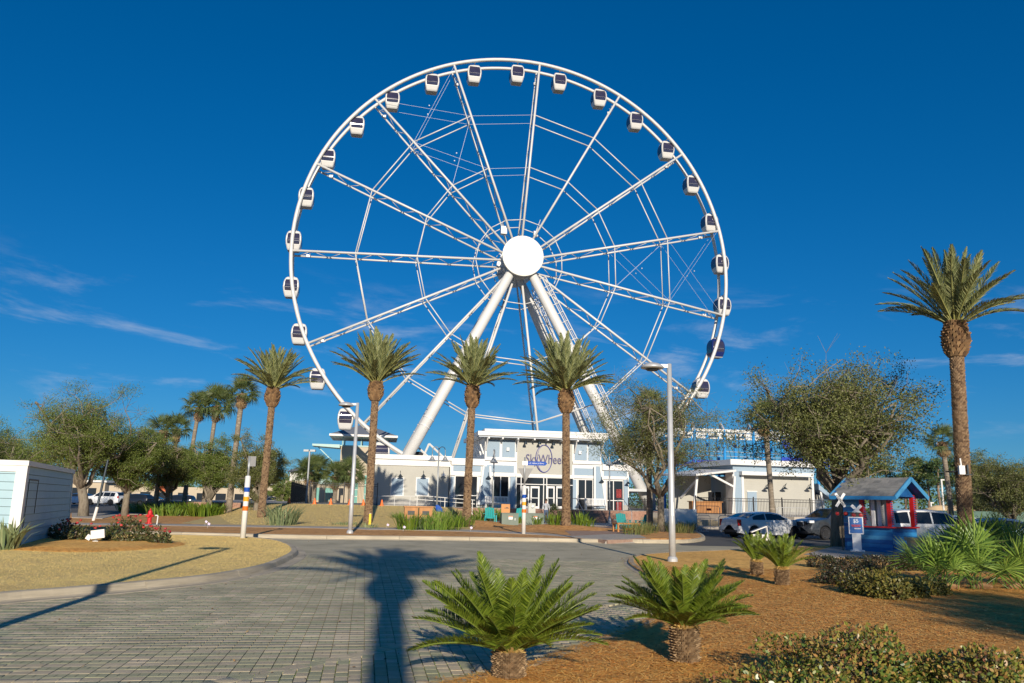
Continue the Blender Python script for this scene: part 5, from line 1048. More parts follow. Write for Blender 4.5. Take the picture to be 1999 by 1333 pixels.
hb = T('small_pavilion', 'small white pavilion with grey hip roof behind the short palms', 'building', (X(590, 125), 125, .2), R(5)); B('wall', MB().bx(-2.8, 4.5, 0, 5, 0, 4.0), m_tan, hb); B('cupola', MB().bx(-2.3, .3, .6, 3, 4.0, 5.4), m_trim, hb); B('roof', MB().add([(-2.9, 0, 5.4), (.9, 0, 5.4), (.9, 3.6, 5.4), (-2.9, 3.6, 5.4), (-1, 1.8, 6.2)], [(3, 2, 1, 0), (0, 1, 4), (1, 2, 4), (2, 3, 4), (3, 0, 4)]), MATS['shingle_grey'], hb)
for x in (1.2, 2.6): B('window', MB().bx(x-.4, x+.4, -.04, .02, 1.5, 3.2), m_tealw, hb)
fb = T('beige_block', 'low beige building beyond the left parking lot', 'building', (X(540, 150), 150, .2), 0); B('wall', MB().bx(-4.5, 4.5, 0, 6, 0, 3.6), m_tan, fb); B('parapet', MB().bx(-4.7, 4.7, -.2, 6.2, 3.6, 4.0), m_trim, fb); B('window', MB().bx(-3.2, -1.0, -.05, .02, 1.0, 2.6), m_glassd, fb); B('door', MB().bx(1.2, 2.3, -.05, .02, 0, 2.3), m_trim, fb)
fb = T('orange_store', 'far store with an orange band seen between the trunks', 'building', (X(360, 190), 190, .1), 0); B('wall', MB().bx(-18, 16, 0, 9, 0, 3.4), m_tan, fb); B('fascia', MB().bx(-7, -3, -.3, 0, 2.3, 3.6), mat('store_orange', (.50, .12, .04), .6, var=.1), fb)
for i in range(7): B('window', MB().bx(-15+4.4*i, -12.6+4.4*i, -.05, .0, .4, 2.1), m_glassd, fb)
fb = T('far_block', 'pale far building behind the oak trees at left', 'building', (X(120, 200), 200, .1), 0); B('wall', MB().bx(-16, 10, 0, 9, 0, 4.2), m_tan, fb); B('roof', MB().bx(-16.5, 10.5, -.5, 9.5, 4.2, 4.7), m_trim, fb)
for i in range(6): B('window', MB().bx(-14+4*i, -12+4*i, -.05, .0, 1, 2.8), m_glassd, fb)
# ------------------------------------------------------------------ blue shed, front left
P0 = gp(30, 1070, .13); P1 = gp(133, 1041, .13); dv_ = Vector((P1.x-P0.x, P1.y-P0.y)); SL = dv_.length; sr = math.atan2(dv_.y, dv_.x)
sh = T('blue_shed', 'pale blue clapboard shed with white corner trim and sloping back', 'shed', (P0.x, P0.y, .12), sr)
m_shed = mat('shed_board', (.33, .49, .56), .6, var=.06, scale=1.5); HS_ = 2.24; nb = 10
for i in range(nb):
    z0, z1 = HS_*i/nb, HS_*(i+1)/nb-.012; l0 = SL-.28*z0; l1 = SL-.28*z1     # long side board, back edge battered
    B('board', MB().add([(.05, .0, z0), (l0, .0, z0), (l1, .02, z1), (.05, .02, z1), (.05, .1, z0), (l0, .1, z0), (l1, .1, z1), (.05, .1, z1)], [(0, 1, 2, 3), (7, 6, 5, 4), (0, 4, 5, 1), (1, 5, 6, 2), (2, 6, 7, 3), (3, 7, 4, 0)]), m_shed, sh)
    B('board', MB().add([(.0, .08, z0), (.0, 3.6, z0), (.02, 3.6, z1), (.02, .08, z1), (.1, .08, z0), (.1, 3.6, z0), (.1, 3.6, z1), (.1, .08, z1)], [(0, 1, 2, 3), (7, 6, 5, 4), (0, 4, 5, 1), (1, 5, 6, 2), (2, 6, 7, 3), (3, 7, 4, 0)]), m_shed, sh)
B('core', MB().add([(.08, .06, 0), (SL-.05, .06, 0), (SL-.05, 3.6, 0), (.08, 3.6, 0), (.08, .06, HS_), (SL-.05-.28*HS_, .06, HS_), (SL-.05-.28*HS_, 3.6, HS_), (.08, 3.6, HS_)], [(3, 2, 1, 0), (4, 5, 6, 7), (0, 1, 5, 4), (1, 2, 6, 5), (2, 3, 7, 6), (3, 0, 4, 7)]), m_dark, sh)
B('corner_trim', MB().bx(-.03, .28, -.03, -.002, 0, HS_).bx(-.03, -.002, -.002, .24, 0, HS_), m_trim, sh); B('top_trim', MB().bx(-.06, SL-.28*HS_+.06, -.05, 3.7, HS_, HS_+.14), m_trim, sh); B('side_trim', MB().add([(SL-.12, -.02, 0), (SL+.02, -.02, 0), (SL-.28*HS_+.02, -.01, HS_), (SL-.28*HS_-.12, -.01, HS_), (SL-.12, .04, 0), (SL+.02, .04, 0), (SL-.28*HS_+.02, .04, HS_), (SL-.28*HS_-.12, .04, HS_)], [(0, 1, 2, 3), (7, 6, 5, 4), (0, 4, 5, 1), (1, 5, 6, 2), (2, 6, 7, 3), (3, 7, 4, 0)]), m_trim, sh)
B('top_band', MB().bx(-.035, -.003, .24, 3.6, HS_-.17, HS_), m_trim, sh)
ds = MB().bx(.62, .66, -.008, .004, .05, 1.85).bx(2.0, 2.04, -.008, .004, .9, 1.85).bx(.62, 2.04, -.008, .004, 1.85, 1.89)
B('door_seam', ds, m_dark, sh)
# ------------------------------------------------------------------ blue kiosk
kc = gp(1744, 1079, .075); kr = math.atan2(-.82, .57); ki = T('blue_kiosk', 'blue wooden ticket kiosk with grey shingle gable roof and red tinsel posts', 'kiosk', (kc.x, kc.y, .075), kr)
kb = [mat('kiosk_blue_%d' % i, c, .5, var=.12, scale=3) for i, c in enumerate([(.02, .17, .42), (.03, .22, .50), (.015, .12, .36), (.06, .27, .52)])]
LX, LY = 2.0, 1.75; nb = 6; ch = .92      # local x: -LX..0 along the front, y: 0..LY along the side
for i in range(nb):
    z0, z1 = ch*i/nb, ch*(i+1)/nb-.008
    B('board', MB().bx(-LX, 0, -.02, .02, z0, z1), kb[i % 4], ki); B('board', MB().bx(-.02, .02, .022, LY, z0, z1), kb[(i+1) % 4], ki); B('board', MB().bx(-LX-.02, -LX+.02, .022, LY, z0, z1), kb[i % 4], ki)
for i in range(8): z0 = ch+i*.155; B('board', MB().bx(-LX, -LX+.78, -.02, .02, z0, z0+.147), kb[(i+2) % 4], ki)
B('counter', MB().bx(-LX+.72, .14, -.16, .12, ch, ch+.05).bx(-.12, .15, .121, LY, ch, ch+.05), m_red, ki)
for (x, y) in ((-.04, .04), (-.04, LY-.05), (-LX+.82, .04)): 
    B('post', MB().bx(x-.06, x+.06, y-.06, y+.06, ch+.05, 2.2), kb[2], ki); tn_ = MB(); 
    for j in range(14): tn_.tube([(x-.075, y-.08, ch+.1+j*.085), (x+.075, y-.085, ch+.16+j*.085), (x+.08, y+.07, ch+.14+j*.085)], .024, 4)
    tn_.bx(x-.085, x+.075, y-.085, y-.062, ch+.06, 2.15); B('tinsel', tn_, m_red, ki)
B('back_wall', MB().bx(-LX, -.02, LY-.04, LY, 0, ch), kb[2], ki)
for i, x in enumerate((-.95, -.72, -.35)): B('curtain', MB().bx(x, x+.14, .25+.05*i, .3+.05*i, ch+.05, 2.1), m_wht, ki)
B('curtain_wall', MB().bx(-1.08, -.25, .42, .45, ch+.05, 2.15), mat('curtain_grey', (.45, .45, .45), .8, var=.1), ki); B('menu_plate', MB().bx(-LX+.15, -LX+.5, -.03, -.02, 1.98, 2.12), m_wht, ki)
ez, rz_, yo = 2.12, 2.86, .32; x0, x1 = -LX-.38, .42; ymid = LY/2
sh_m = mat('shingle', [(.20, .20, .20), (.27, .265, .26), (.16, .165, .17), (.24, .24, .235)], .9, objrnd=True, var=.2, scale=8)
for sgn in (-1, 1):
    for row in range(7):
        t0, t1 = row/7, (row+1)/7+.03; 
        def yz(t): return (ymid+sgn*(ymid+yo)*(1-t), ez+(rz_-ez)*t)
        (ya, za), (yb_, zb_) = yz(t0), yz(min(1, t1)); n = 9
        for j in range(n):
            xa = x0+(x1-x0)*(j+(.5 if row % 2 else 0))/n; xb = min(x1, xa+(x1-x0)/n-.006); 
            if xa >= x1-.02: continue
            B('shingle', MB().add([(xa, ya, za+.02), (xb, ya, za+.02), (xb, yb_, zb_+.008), (xa, yb_, zb_+.008), (xa, ya, za+.006), (xb, ya, za+.006), (xb, yb_, zb_), (xa, yb_, zb_)], [(0, 1, 2, 3), (0, 4, 5, 1), (1, 5, 6, 2), (2, 6, 7, 3), (3, 7, 4, 0)]), sh_m, ki)
B('roof_deck', MB().add([(x0, -yo, ez-.05), (x1, -yo, ez-.05), (x1, LY+yo, ez-.05), (x0, LY+yo, ez-.05), (x0, -yo, ez), (x1, -yo, ez), (x1, LY+yo, ez), (x0, LY+yo, ez), (x0, ymid, rz_), (x1, ymid, rz_), (x0, ymid, rz_-.12), (x1, ymid, rz_-.12)], [(4, 5, 9, 8), (7, 8, 9, 6), (0, 10, 11, 1), (3, 2, 11, 10)]), kb[2], ki)
B('fascia', MB().bx(x0, x1, -yo-.03, -yo, ez-.14, ez+.0), kb[1], ki)
for xx in (x0, x1):
    for sgn in (-1, 1):
        L = math.hypot(ymid+yo, rz_-ez); B('barge_board', MB().box((xx, ymid+sgn*(ymid+yo)/2, (ez+rz_)/2-.05), (.05, L, .17), rot=Matrix.Rotation(-sgn*math.atan2(rz_-ez, ymid+yo), 3, 'X')), kb[3], ki)
B('gable', MB().add([(.05, .05, ez), (.05, LY-.05, ez), (.05, ymid, rz_-.15), (.0, .05, ez), (.0, LY-.05, ez), (.0, ymid, rz_-.15)], [(0, 1, 2), (5, 4, 3), (0, 3, 4, 1), (1, 4, 5, 2), (2, 5, 3, 0)]), kb[2], ki)
# crossing sign and price board before the kiosk
cs = T('crossing_sign', 'white railroad crossbuck on a thin black pole with red lamps', 'sign', gp(1646, 1074, .075), R(-18)); B('pole', MB().bar((0, 0, 0), (0, 0, 1.75), .02), m_dark, cs)
for a in (-1, 1):
    bd = B('board', MB().box((0, -.03-.012*a, 1.95), (.10, .012, .62), rot=Matrix.Rotation(a*R(32), 3, 'Y')), m_wht, cs)
    ob('lettering', textmesh('lettering', 'RAILROAD' if a < 0 else 'CROSSING', .10, m_dark, .002, .002), cs, (0, -.052-.012*a, 1.95), (R(90), R(90-32*a) if a > 0 else R(-(90-32)), 0))
B('arm', MB().bar((-.14, -.02, 1.45), (.55, -.02, 1.45), .016), m_dark, cs)
for x in (-.14, .16): l = B('lamp_hood', MB().lathe([(.10, -.05), (.10, .03), (.03, .05)], 14, (x, -.04, 1.42), 'Y'), m_dark, cs); B('lens', MB().lathe([(.07, -.06), (.05, -.075), (.005, -.08)], 14, (x, -.04, 1.42), 'Y'), m_red, l)
pb_ = T('price_board', 'blue and white price board standing before the kiosk', 'sign', gp(1674, 1076, .075), R(-14)); B('backing', MB().box((0, 0, .98), (.54, .03, .66)), m_wht, pb_); B('face', MB().box((0, -.018, .98), (.46, .012, .58)), m_pageb, pb_)
ob('lettering', textmesh('lettering', '$5', .2, m_wht, .002, .004), pb_, (0, -.027, 1.15), (R(90), 0, 0)); B('print_line', MB().box((0, -.026, .99), (.36, .004, .035)), m_prtred, pb_); B('print_line', MB().box((0, -.026, .94), (.30, .004, .03)), m_prtred, pb_); B('print_line', MB().box((.05, -.026, .86), (.24, .004, .035)), m_wht, pb_)
B('stand', MB().bx(-.16, .16, -.01, .02, 0, .66).bx(-.25, .25, -.12, .14, 0, .05), m_wht, pb_)
cbk = B('cross_board', MB().box((.06, .01, 1.58), (.11, .02, .50), rot=Matrix.Rotation(R(45), 3, 'Y')), m_wht, pb_); B('cross_board', MB().box((.06, .034, 1.58), (.11, .02, .50), rot=Matrix.Rotation(R(-45), 3, 'Y')), m_wht, pb_)
for x in (-.06, .2): B('painted_lamp', MB().lathe([(.075, -.02), (.06, -.035), (.005, -.04)], 14, (x, 0, 1.38), 'Y'), m_red, pb_)
B('lamp_plate', MB().bx(-.18, .30, -.012, .0, 1.27, 1.48), m_dark, pb_)
plw = T('planter_wall', 'low tan planter wall beside the kiosk under the shade', 'wall', gp(1780, 1090, .06), R(-6)); B('wall', MB().bx(0, 3.6, 0, .35, -.05, .60), m_cream, plw); B('cap', MB().bx(-.06, 3.66, -.06, .41, .60, .70), m_cream, plw)
for i, (px, Y) in enumerate(((1840, 30.6), (1868, 30.4), (1905, 30.6), (1935, 30.4))): shrub('planter_shrub', ['dark shrub on the planter, leftmost', 'dark shrub left of the tall palm foot', 'dark shrub right of the tall palm foot', 'dark shrub on the planter, rightmost'][i], 'shrub', (X(px, Y), Y, .05), .7, .6, .95, 1100, .07, m_dshr, 700+i, 'shrubs in the planter')
# ------------------------------------------------------------------ posts and lamps
def lamp(label, p, flip=1, h=5.85):
    t = T('street_lamp', label, 'street lamp', p, 0, 'silver street lamps'); B('pole', MB().tube([(0, 0, -.05), (0, 0, 1.2), (0, 0, h)], [.10, .095, .072], 16), m_steel, t, smooth=True); B('base_collar', MB().lathe([(.15, 0), (.15, .08), (.11, .14)], 16), m_steel, t)
    B('access_cover', MB().bx(-.035, .035, -.104, -.09, 1.3, 1.7), m_steel, t)
    hd = B('head', MB().lathe([(.01, .16), (.2, .12), (.33, .05), (.36, .0), (.34, -.03), (.2, -.05), (.01, -.06)], 22, (-.52*flip, 0, h-.12)), m_steel, t, smooth=True); B('lens', MB().lathe([(.22, -.05), (.16, -.1), (.01, -.12)], 18, (-.52*flip, 0, h-.12)), m_lampd, hd); B('arm', MB().bx(-.26*flip-.2, -.26*flip+.22, -.05, .05, h-.12, h-.02), m_steel, t)
    return t
lamp('tall silver street lamp right of centre, its head over the oak', gp(1313, 1096, .06)); lamp('tall silver street lamp on the mulch strip left of the grey wing', gp(683, 1041, .14))
def bell(label, p, ang, h=5.2, z=0):
    t = T('bell_lamp', label, 'lamp post', p, ang, 'galvanised bell lamps'); B('pole', MB().tube([(0, 0, 0), (0, 0, h)], [.07, .05], 10), m_lampg, t, smooth=True); B('pole_base', MB().lathe([(.16, 0), (.14, .3), (.09, .5), (.06, .55)], 12), m_lampg, t)
    for s in (-1, 1):
        a = B('gooseneck', MB().tube([(0, 0, h-.5)]+[(s*(.24-.24*math.cos(q)), 0, h-.2+.3*math.sin(q)) for q in np.linspace(.2, 3.14, 8)]+[(s*.48, 0, h-.55)], .03, 6), m_lampg, t); B('lamp_shade', MB().lathe([(.06, .0), (.07, -.14), (.12, -.2), (.18, -.34), (.33, -.48), (.30, -.48), (.02, -.3)], 16, (s*.48, 0, h-.5)), m_lampg, a)
    return t
bell('double bell lamp post before the grey wing, left of the third date palm', dp(852, 1006, 60)-Vector((0, 0, 0)), 0, 5.2); bell('bell lamp post seen edge-on before the left blue bay', (X(962, 66), 66, .2), R(84), 5.6); bell('bell lamp post before the right blue pier beside the steps', (X(1190, 66), 66, .2), R(84), 5.6)
for o in list(bpy.data.objects):
    if o.name.startswith('bell_lamp') and o.parent is None: o.location.z = .17 if o.location.y > 62 else .3
def stripe_pole(label, p, h, kind):
    t = T('striped_pole', label, 'sign post', p, 0, 'striped street sign poles'); B('post', MB().tube([(0, 0, -.05), (0, 0, h)], .10, 14), m_white, t, smooth=True); B('upper_pole', MB().tube([(0, 0, h), (0, 0, h+(kind or .78))], .04, 10), m_lampg, t, smooth=True); B('post_cap', MB().lathe([(.103, 0), (.09, .04), (.045, .06)], 14, (0, 0, h)), m_white, t)
    for z, m in ((h*.755, m_bl), (h*.60, m_amb), (h*.445, m_orb)): B('colour_band', MB().lathe([(.103, z), (.105, z+.01), (.105, z+.16), (.103, z+.17)], 14), m, t)
    return t
t = stripe_pole('white pole with blue, yellow and orange bands at the lawn tip', gp(474, 1050, .13), 2.24, 0); B('sign_back', MB().box((.10, 0, 2.84), (.30, .02, .38)), mat('sign_back_grey', (.22, .22, .22), .5, var=.1), t)
t = stripe_pole('white pole with coloured bands and a blue street sign before the doors', gp(1022, 1042, .15), 2.28, 1.45)
B('street_sign', MB().prism([(-.1, -.012), (.95, -.012), (1.05, .012), (-.1, .012)], 0, .01) if False else MB().add([(-.12, -.05, 3.33), (1.02, -.05, 3.33), (1.12, -.05, 3.43), (1.02, -.05, 3.53), (-.12, -.05, 3.53), (-.12, -.03, 3.33), (1.02, -.03, 3.33), (1.12, -.03, 3.43), (1.02, -.03, 3.53), (-.12, -.03, 3.53)], [(0, 1, 2, 3, 4), (9, 8, 7, 6, 5), (0, 5, 6, 1), (1, 6, 7, 2), (2, 7, 8, 3), (3, 8, 9, 4), (4, 9, 5, 0)]), m_bl, t)
B('sign_end', MB().bx(-.12, .14, -.055, -.051, 3.33, 3.53), m_wht, t); ob('lettering', textmesh('lettering', 'L.C. Hilton Jr Drive', .095, m_wht, .001, 0), t, (.57, -.053, 3.43), (R(90), 0, 0))
B('yield_sign', MB().add([(-.34, .06, 3.18), (.42, .06, 3.18), (.04, .06, 2.5), (-.34, .08, 3.18), (.42, .08, 3.18), (.04, .08, 2.5)], [(0, 1, 2), (5, 4, 3), (0, 3, 4, 1), (1, 4, 5, 2), (2, 5, 3, 0)]), MATS['sign_back_grey'], t)
t = T('leaning_pole', 'leaning dark pole with a white foot left of the oak trunk', 'pole', gp(182, 1016, .14), 0); B('pole', MB().tube([(.14, 0, .75), (.42, 0, 3.4)], [.07, .06], 10), m_lampd, t); B('white_foot', MB().tube([(0, 0, -.05), (.14, 0, .75)], .085, 10), m_white, t)
hy = T('fire_hydrant', 'red fire hydrant on the mulch behind the lawn', 'hydrant', gp(291, 1023, .14), 0)
B('barrel', MB().lathe([(.15, 0), (.15, .05), (.11, .06), (.11, .42), (.14, .44), (.14, .5), (.12, .52), (.12, .58), (.09, .68), (.03, .73), (.03, .8), (.01, .8)], 16), m_red, hy, smooth=False)
for a in (0, math.pi, -math.pi/2): B('nozzle', MB().tube([(math.cos(a)*.08, math.sin(a)*.08, .42), (math.cos(a)*.2, math.sin(a)*.2, .42)], .055 if a >= 0 else .075, 10), m_red, hy)
t = T('white_standpipe', 'bent white pipe beside the red hydrant', 'pipe', gp(306, 1024, .14), 0); B('pipe', MB().tube([(0, 0, -.05), (.02, 0, .42), (-.03, 0, .47), (-.12, 0, .46)], .03, 8), m_white, t)
t = T('floodlight_box', 'white floodlight housing among the rose bushes', 'floodlight', gp(186, 1061, .13)+Vector((0, 0, .04)), R(20)); t.scale = (.75, .75, .75); B('housing', MB().box((.06, 0, .33), (.5, .3, .34), rot=Matrix.Rotation(R(-8), 3, 'Y')), m_white, t); B('visor', MB().box((-.26, 0, .2), (.18, .28, .2), rot=Matrix.Rotation(R(30), 3, 'Y')), m_white, t); B('stand', MB().bar((0, 0, 0), (0, 0, .2), .05).box((0, 0, .03), (.2, .2, .06)), m_lampg, t)
t = T('yellow_stake', 'yellow marker stake on the sidewalk edge by the second date palm', 'marker', gp(721.5, 1029, .15), 0); B('stake', MB().bx(-.06, .06, -.03, .03, -.05, .72), m_yel, t); B('cap', MB().bx(-.062, .062, -.032, .032, .72, .74), m_lampg, t)
for i, (px, py) in enumerate([(755, 1032), (787, 1037), (400, 1026), (405, 1031), (918, 1038)]):
    t = T('marker_flag', 'tiny pale utility flag in the mulch %s' % ['left of the wooden bin', 'below the wooden bin', 'left, the farther of a pair', 'left, the nearer of a pair', 'below the third date palm'][i], 'flag', gp(px, py, .15), 0, 'utility flags'); B('wire', MB().bar((0, 0, 0), (0, 0, .22), .006, 4), m_steel, t); B('flag', MB().box((.05, 0, .2), (.12, .006, .10), rot=Matrix.Rotation(R(35), 3, 'Y')), mat('flag_lilac', (.62, .55, .72), .6), t)
for i, (px, Y) in enumerate([(563, 66.8), (613.5, 67), (645, 66.6), (682, 66.2), (709, 66), (745, 65.6)]):
    q = max(0, min(1, (Y-44)/23)); zc_ = .17+.985*(q*q*(3-2*q)); t = T('traffic_cone', 'orange traffic cone on the lawn, %s from the left' % ords[i], 'cone', (X(px, Y), Y, zc_), 0, 'orange cones before the fence'); B('cone', MB().lathe([(.15, .03), (.04, .5), (.03, .5), (.01, .5)], 12), m_orange, t); B('cone_base', MB().bx(-.19, .19, -.19, .19, 0, .035), m_orange, t)
# ------------------------------------------------------------------ things before the building
t = T('wooden_bin', 'orange wooden double litter bin among the plants', 'litter bin', gp(815, 1028, .15)+Vector((0, 0, .05)), R(10)); 
for x in (-.42, .42): B('cabinet', MB().bx(x-.38, x+.38, -.35, .35, 0, 1.05), m_wood, t); B('opening', MB().bx(x-.2, x+.2, -.36, -.349, .62, .85), m_dark, t)
B('lid', MB().bx(-.85, .85, -.4, .4, 1.05, 1.12), m_wood, t)
t = T('blue_paddle_sign', 'leaning blue oval board at the double bell lamp foot', 'board', (X(859, 59), 59, .45), 0); B('board', MB().lathe([(.01, -.5), (.12, -.42), (.2, -.2), (.22, 0), (.2, .2), (.12, .42), (.01, .5)], 12), m_bl, t, rot=(0, R(-35), 0), loc=(0, 0, .5), sc=(1, .15, 1)); B('stand', MB().bar((0, .05, 0), (0, .05, .5), .03), m_steel, t)
for i, (px, w_, lb) in enumerate([(994, 1.15, 'green utility cabinet, the left and paler one'), (1042, 1.3, 'green utility cabinet right of the striped pole')]):
    p = gp(px, 1023, .25); t = T('utility_cabinet', lb, 'utility box', (p.x, p.y, .2), R(6), 'green utility cabinets'); B('body', MB().bx(-w_/2*.95, w_/2*.95, -.5, .5, 0, .72), m_cab, t); B('lid', MB().bx(-w_/2*.97, w_/2*.97, -.53, .53, .721, .77), m_cab, t); B('label_plate', MB().bx(-.1, .16, -.512, -.501, .36, .56), m_wht, t); B('label_stripe', MB().bx(-.1, .16, -.516, -.513, .53, .58), m_orange, t); B('handle', MB().bx(.3, .34, -.53, -.5, .3, .45), m_steel, t)
t = T('meter_box', 'grey electric meter box behind the green cabinet', 'meter box', (X(1038, 57), 57, .2), R(6)); B('box', MB().bx(-.25, .25, -.12, .12, .65, 1.42), m_meter, t); B('post', MB().bx(-.1, .1, -.05, .1, 0, .65), m_meter, t); B('dial', MB().lathe([(.10, -.13), (.09, -.19), (.01, -.2)], 14, (.05, 0, 1.18), 'Y'), m_lampg, t)
t = T('orange_board', 'orange notice board with dark print left of the green cabinet', 'board', (X(987, 58), 58, .2), R(8)); B('panel', MB().bx(-.31, .31, -.03, .03, .7, 1.32), mat('board_orange', (.55, .25, .08), .6, var=.08), t); B('print', MB().bx(-.1, .24, -.036, -.031, 1.02, 1.06).bx(.02, .18, -.036, -.031, 1.0602, 1.1), m_dark, t)
for x in (-.26, .26): B('post', MB().bx(x-.03, x+.03, -.02, .06, 0, .69), m_wood, t)
def adirondack(label, p, rz):
    t = T('adirondack_chair', label, 'chair', p, rz, 'teal garden chairs')
    for i in range(5): B('back_slat', MB().box((-.26+.13*i, .30, .62), (.11, .025, .78-.05*abs(i-2)), rot=Matrix.Rotation(R(-20), 3, 'X')), m_teal, t)
    for i in range(4): B('seat_slat', MB().box((0, -.28+.15*i, .36-.035*i), (.6, .13, .025)), m_teal, t)
    for s in (-1, 1): B('arm', MB().box((s*.38, -.02, .56), (.13, .78, .025)), m_teal, t); B('leg', MB().bx(s*.36-.03, s*.36+.03, -.36, -.26, 0, .55), m_teal, t); B('leg', MB().box((s*.34, .2, .22), (.04, .09, .5), rot=Matrix.Rotation(R(20), 3, 'X')), m_teal, t)
    return t
adirondack('teal garden chair left of the sparse oak, turned away', (X(1216, 52), 52, .15), R(150)); adirondack('teal garden chair touching the sparse oak trunk', (X(1256, 51.5), 51.5, .15), R(215)); adirondack('teal garden chair half hidden behind the green cabinet', (X(1013, 58.5), 58.5, .3), R(200)); adirondack('teal garden chair between the strappy clumps', (X(958, 56.5), 56.5, .3), R(170))
t = T('fire_table', 'low wooden fire table with a copper bowl by the teal chairs', 'table', (X(1216, 46.5), 46.5, .15), R(15)); B('top', MB().bx(-.5, .9, -.4, .4, .42, .5), m_wood, t)
for x in (-.44, .84):
    for y in (-.34, .34): B('leg', MB().bx(x-.05, x+.05, y-.05, y+.05, 0, .42), m_wood, t)
B('bowl', MB().lathe([(.05, .2), (.22, .26), (.28, .36), (.24, .36), (.04, .28)], 16, (.15, -.5, -.12)), mat('copper_orange', (.65, .22, .03), .4, metal=.3), t)
# utility boxes on the tall palm
t = T('palm_utility_box', 'white utility box with antenna strapped to the tall palm trunk', 'utility box', (X(1884, 31.5), 31.58, 3.1), 0); B('box', MB().bx(-.11, .11, -.12, .0, .0, .34), m_wht, t); B('antenna', MB().bar((0, -.06, .34), (-.02, -.06, .62), .03), m_wht, t); B('side_bracket', MB().bx(.2, .42, .0, .04, -.02, .02).bx(.25, .31, -.02, .06, .02, .38), m_lampd, t); B('strap', MB().lathe([(.33, .1), (.34, .1), (.34, .14), (.33, .14)], 16, (0, .40, 0)), m_dark, t)
# right background
sf = T('green_screen_fence', 'long green construction screen fence behind the parked cars', 'fence', (X(1740, 62), 62, 0), R(-12)); 
for i in range(8):
    B('screen_panel', MB().bx(i*4, i*4+3.9, -.015, .015, .15, 1.75), mat('screen_green', (.10, .17, .14), .9, var=.25, scale=.7), sf); B('post', MB().bar((i*4, .05, 0), (i*4, .05, 1.9), .035), m_steel, sf)
sm_ = MB(); n = 24
for i in range(6):
    q = 1-i/5
    for j in range(n): a = 6.283*j/n; sm_.v.append((X(1850, 92)+math.cos(a)*9*q*(1+.2*math.sin(5*a)), 92+math.sin(a)*4*q, 2.0*(1-q*q)*(1+.25*math.sin(3*a+i))-.05))
for i in range(5):
    for j in range(n): sm_.f.append((i*n+j, i*n+(j+1) % n, (i+1)*n+(j+1) % n, (i+1)*n+j))
S('sand_heap', sm_, mat('sand', (.50, .37, .22), .95, var=.15, scale=1), smooth=True)
for i, (px, Y, h) in enumerate(((1842, 88, 5.0), (1818, 95, 2.6))): t = T('white_pole', ['tall thin white lamp pole beyond the sand heap', 'short white pole left of the tall one'][i], 'pole', (X(px, Y), Y, 0), 0); B('pole', MB().bar((0, 0, 0), (0, 0, h), .09, 8), m_white, t); B('top', MB().bx(-.1, .3, -.08, .08, h, h+.12), m_white, t)
t = T('lot_lamp', 'grey parking lot lamp with twin flat heads left of the short palms', 'street lamp', (X(597, 80), 80, 1.1), 0); B('pole', MB().bar((0, 0, 0), (0, 0, 5.1), .09, 8), m_lampg, t)
for s in (-1, 1): B('head', MB().bx(s*.32-.25, s*.32+.25, -.2, .2, 5.05, 5.25), m_lampg, t)
wb = T('white_cart', 'white slatted cart with a raised lid behind the small cycads', 'cart', gp(1486, 1080, .06), R(-10)); wb.scale = (.8, .8, .8)
for i in range(6): B('slat', MB().bx(-.35+i*.125, -.35+i*.125+.085, -.3, -.27, .05, .8), m_white, wb)
B('tub', MB().bx(-.36, .42, -.265, .3, .05, .82), m_white, wb); B('lid', MB().box((-.08, 0, 1.05), (.72, .6, .04), rot=Matrix.Rotation(R(-22), 3, 'Y')), m_white, wb); B('prop', MB().bar((.28, -.2, .82), (.26, -.2, 1.15), .02), m_white, wb)
# ------------------------------------------------------------------ cars
m_tyre = m_black; m_rim = mat('alloy', (.55, .56, .58), .3, metal=.8, var=.05); m_chrome = mat('chrome', (.7, .7, .72), .15, metal=1, var=0)
m_carglass = mat('car_glass', (.012, .016, .02), .04, var=0, spec=.8); m_tail = mat('tail_lens', (.40, .01, .01), .2, var=.1); m_headl = mat('head_lens', (.75, .77, .8), .12, var=.05, spec=.8)
CARP = {
 'sedan': dict(L=2.40, W=.92, top=[(-2.40, .76), (-2.37, .96), (-2.28, 1.02), (-1.95, 1.08), (-1.25, 1.32), (-.65, 1.41), (-.1, 1.43), (.4, 1.37), (1.2, 1.02), (1.75, .94), (2.25, .80), (2.40, .58)], belt=.97, wh=(-1.42, 1.45), r=.335, ws=(.38, 1.13), rw=(-1.92, -1.18), side=[(-1.5, -.62), (-.55, .80)], sill=.20),
 'suv': dict(L=2.34, W=.93, top=[(-2.34, .95), (-2.32, 1.10), (-2.20, 1.42), (-2.0, 1.62), (-1.4, 1.69), (-.3, 1.71), (.4, 1.66), (1.18, 1.16), (1.75, 1.08), (2.2, .95), (2.34, .66)], belt=1.08, wh=(-1.40, 1.42), r=.365, ws=(.44, 1.16), rw=(-2.28, -2.02), side=[(-1.85, -1.25), (-1.18, -.30), (-.23, .82)], sill=.25),
}
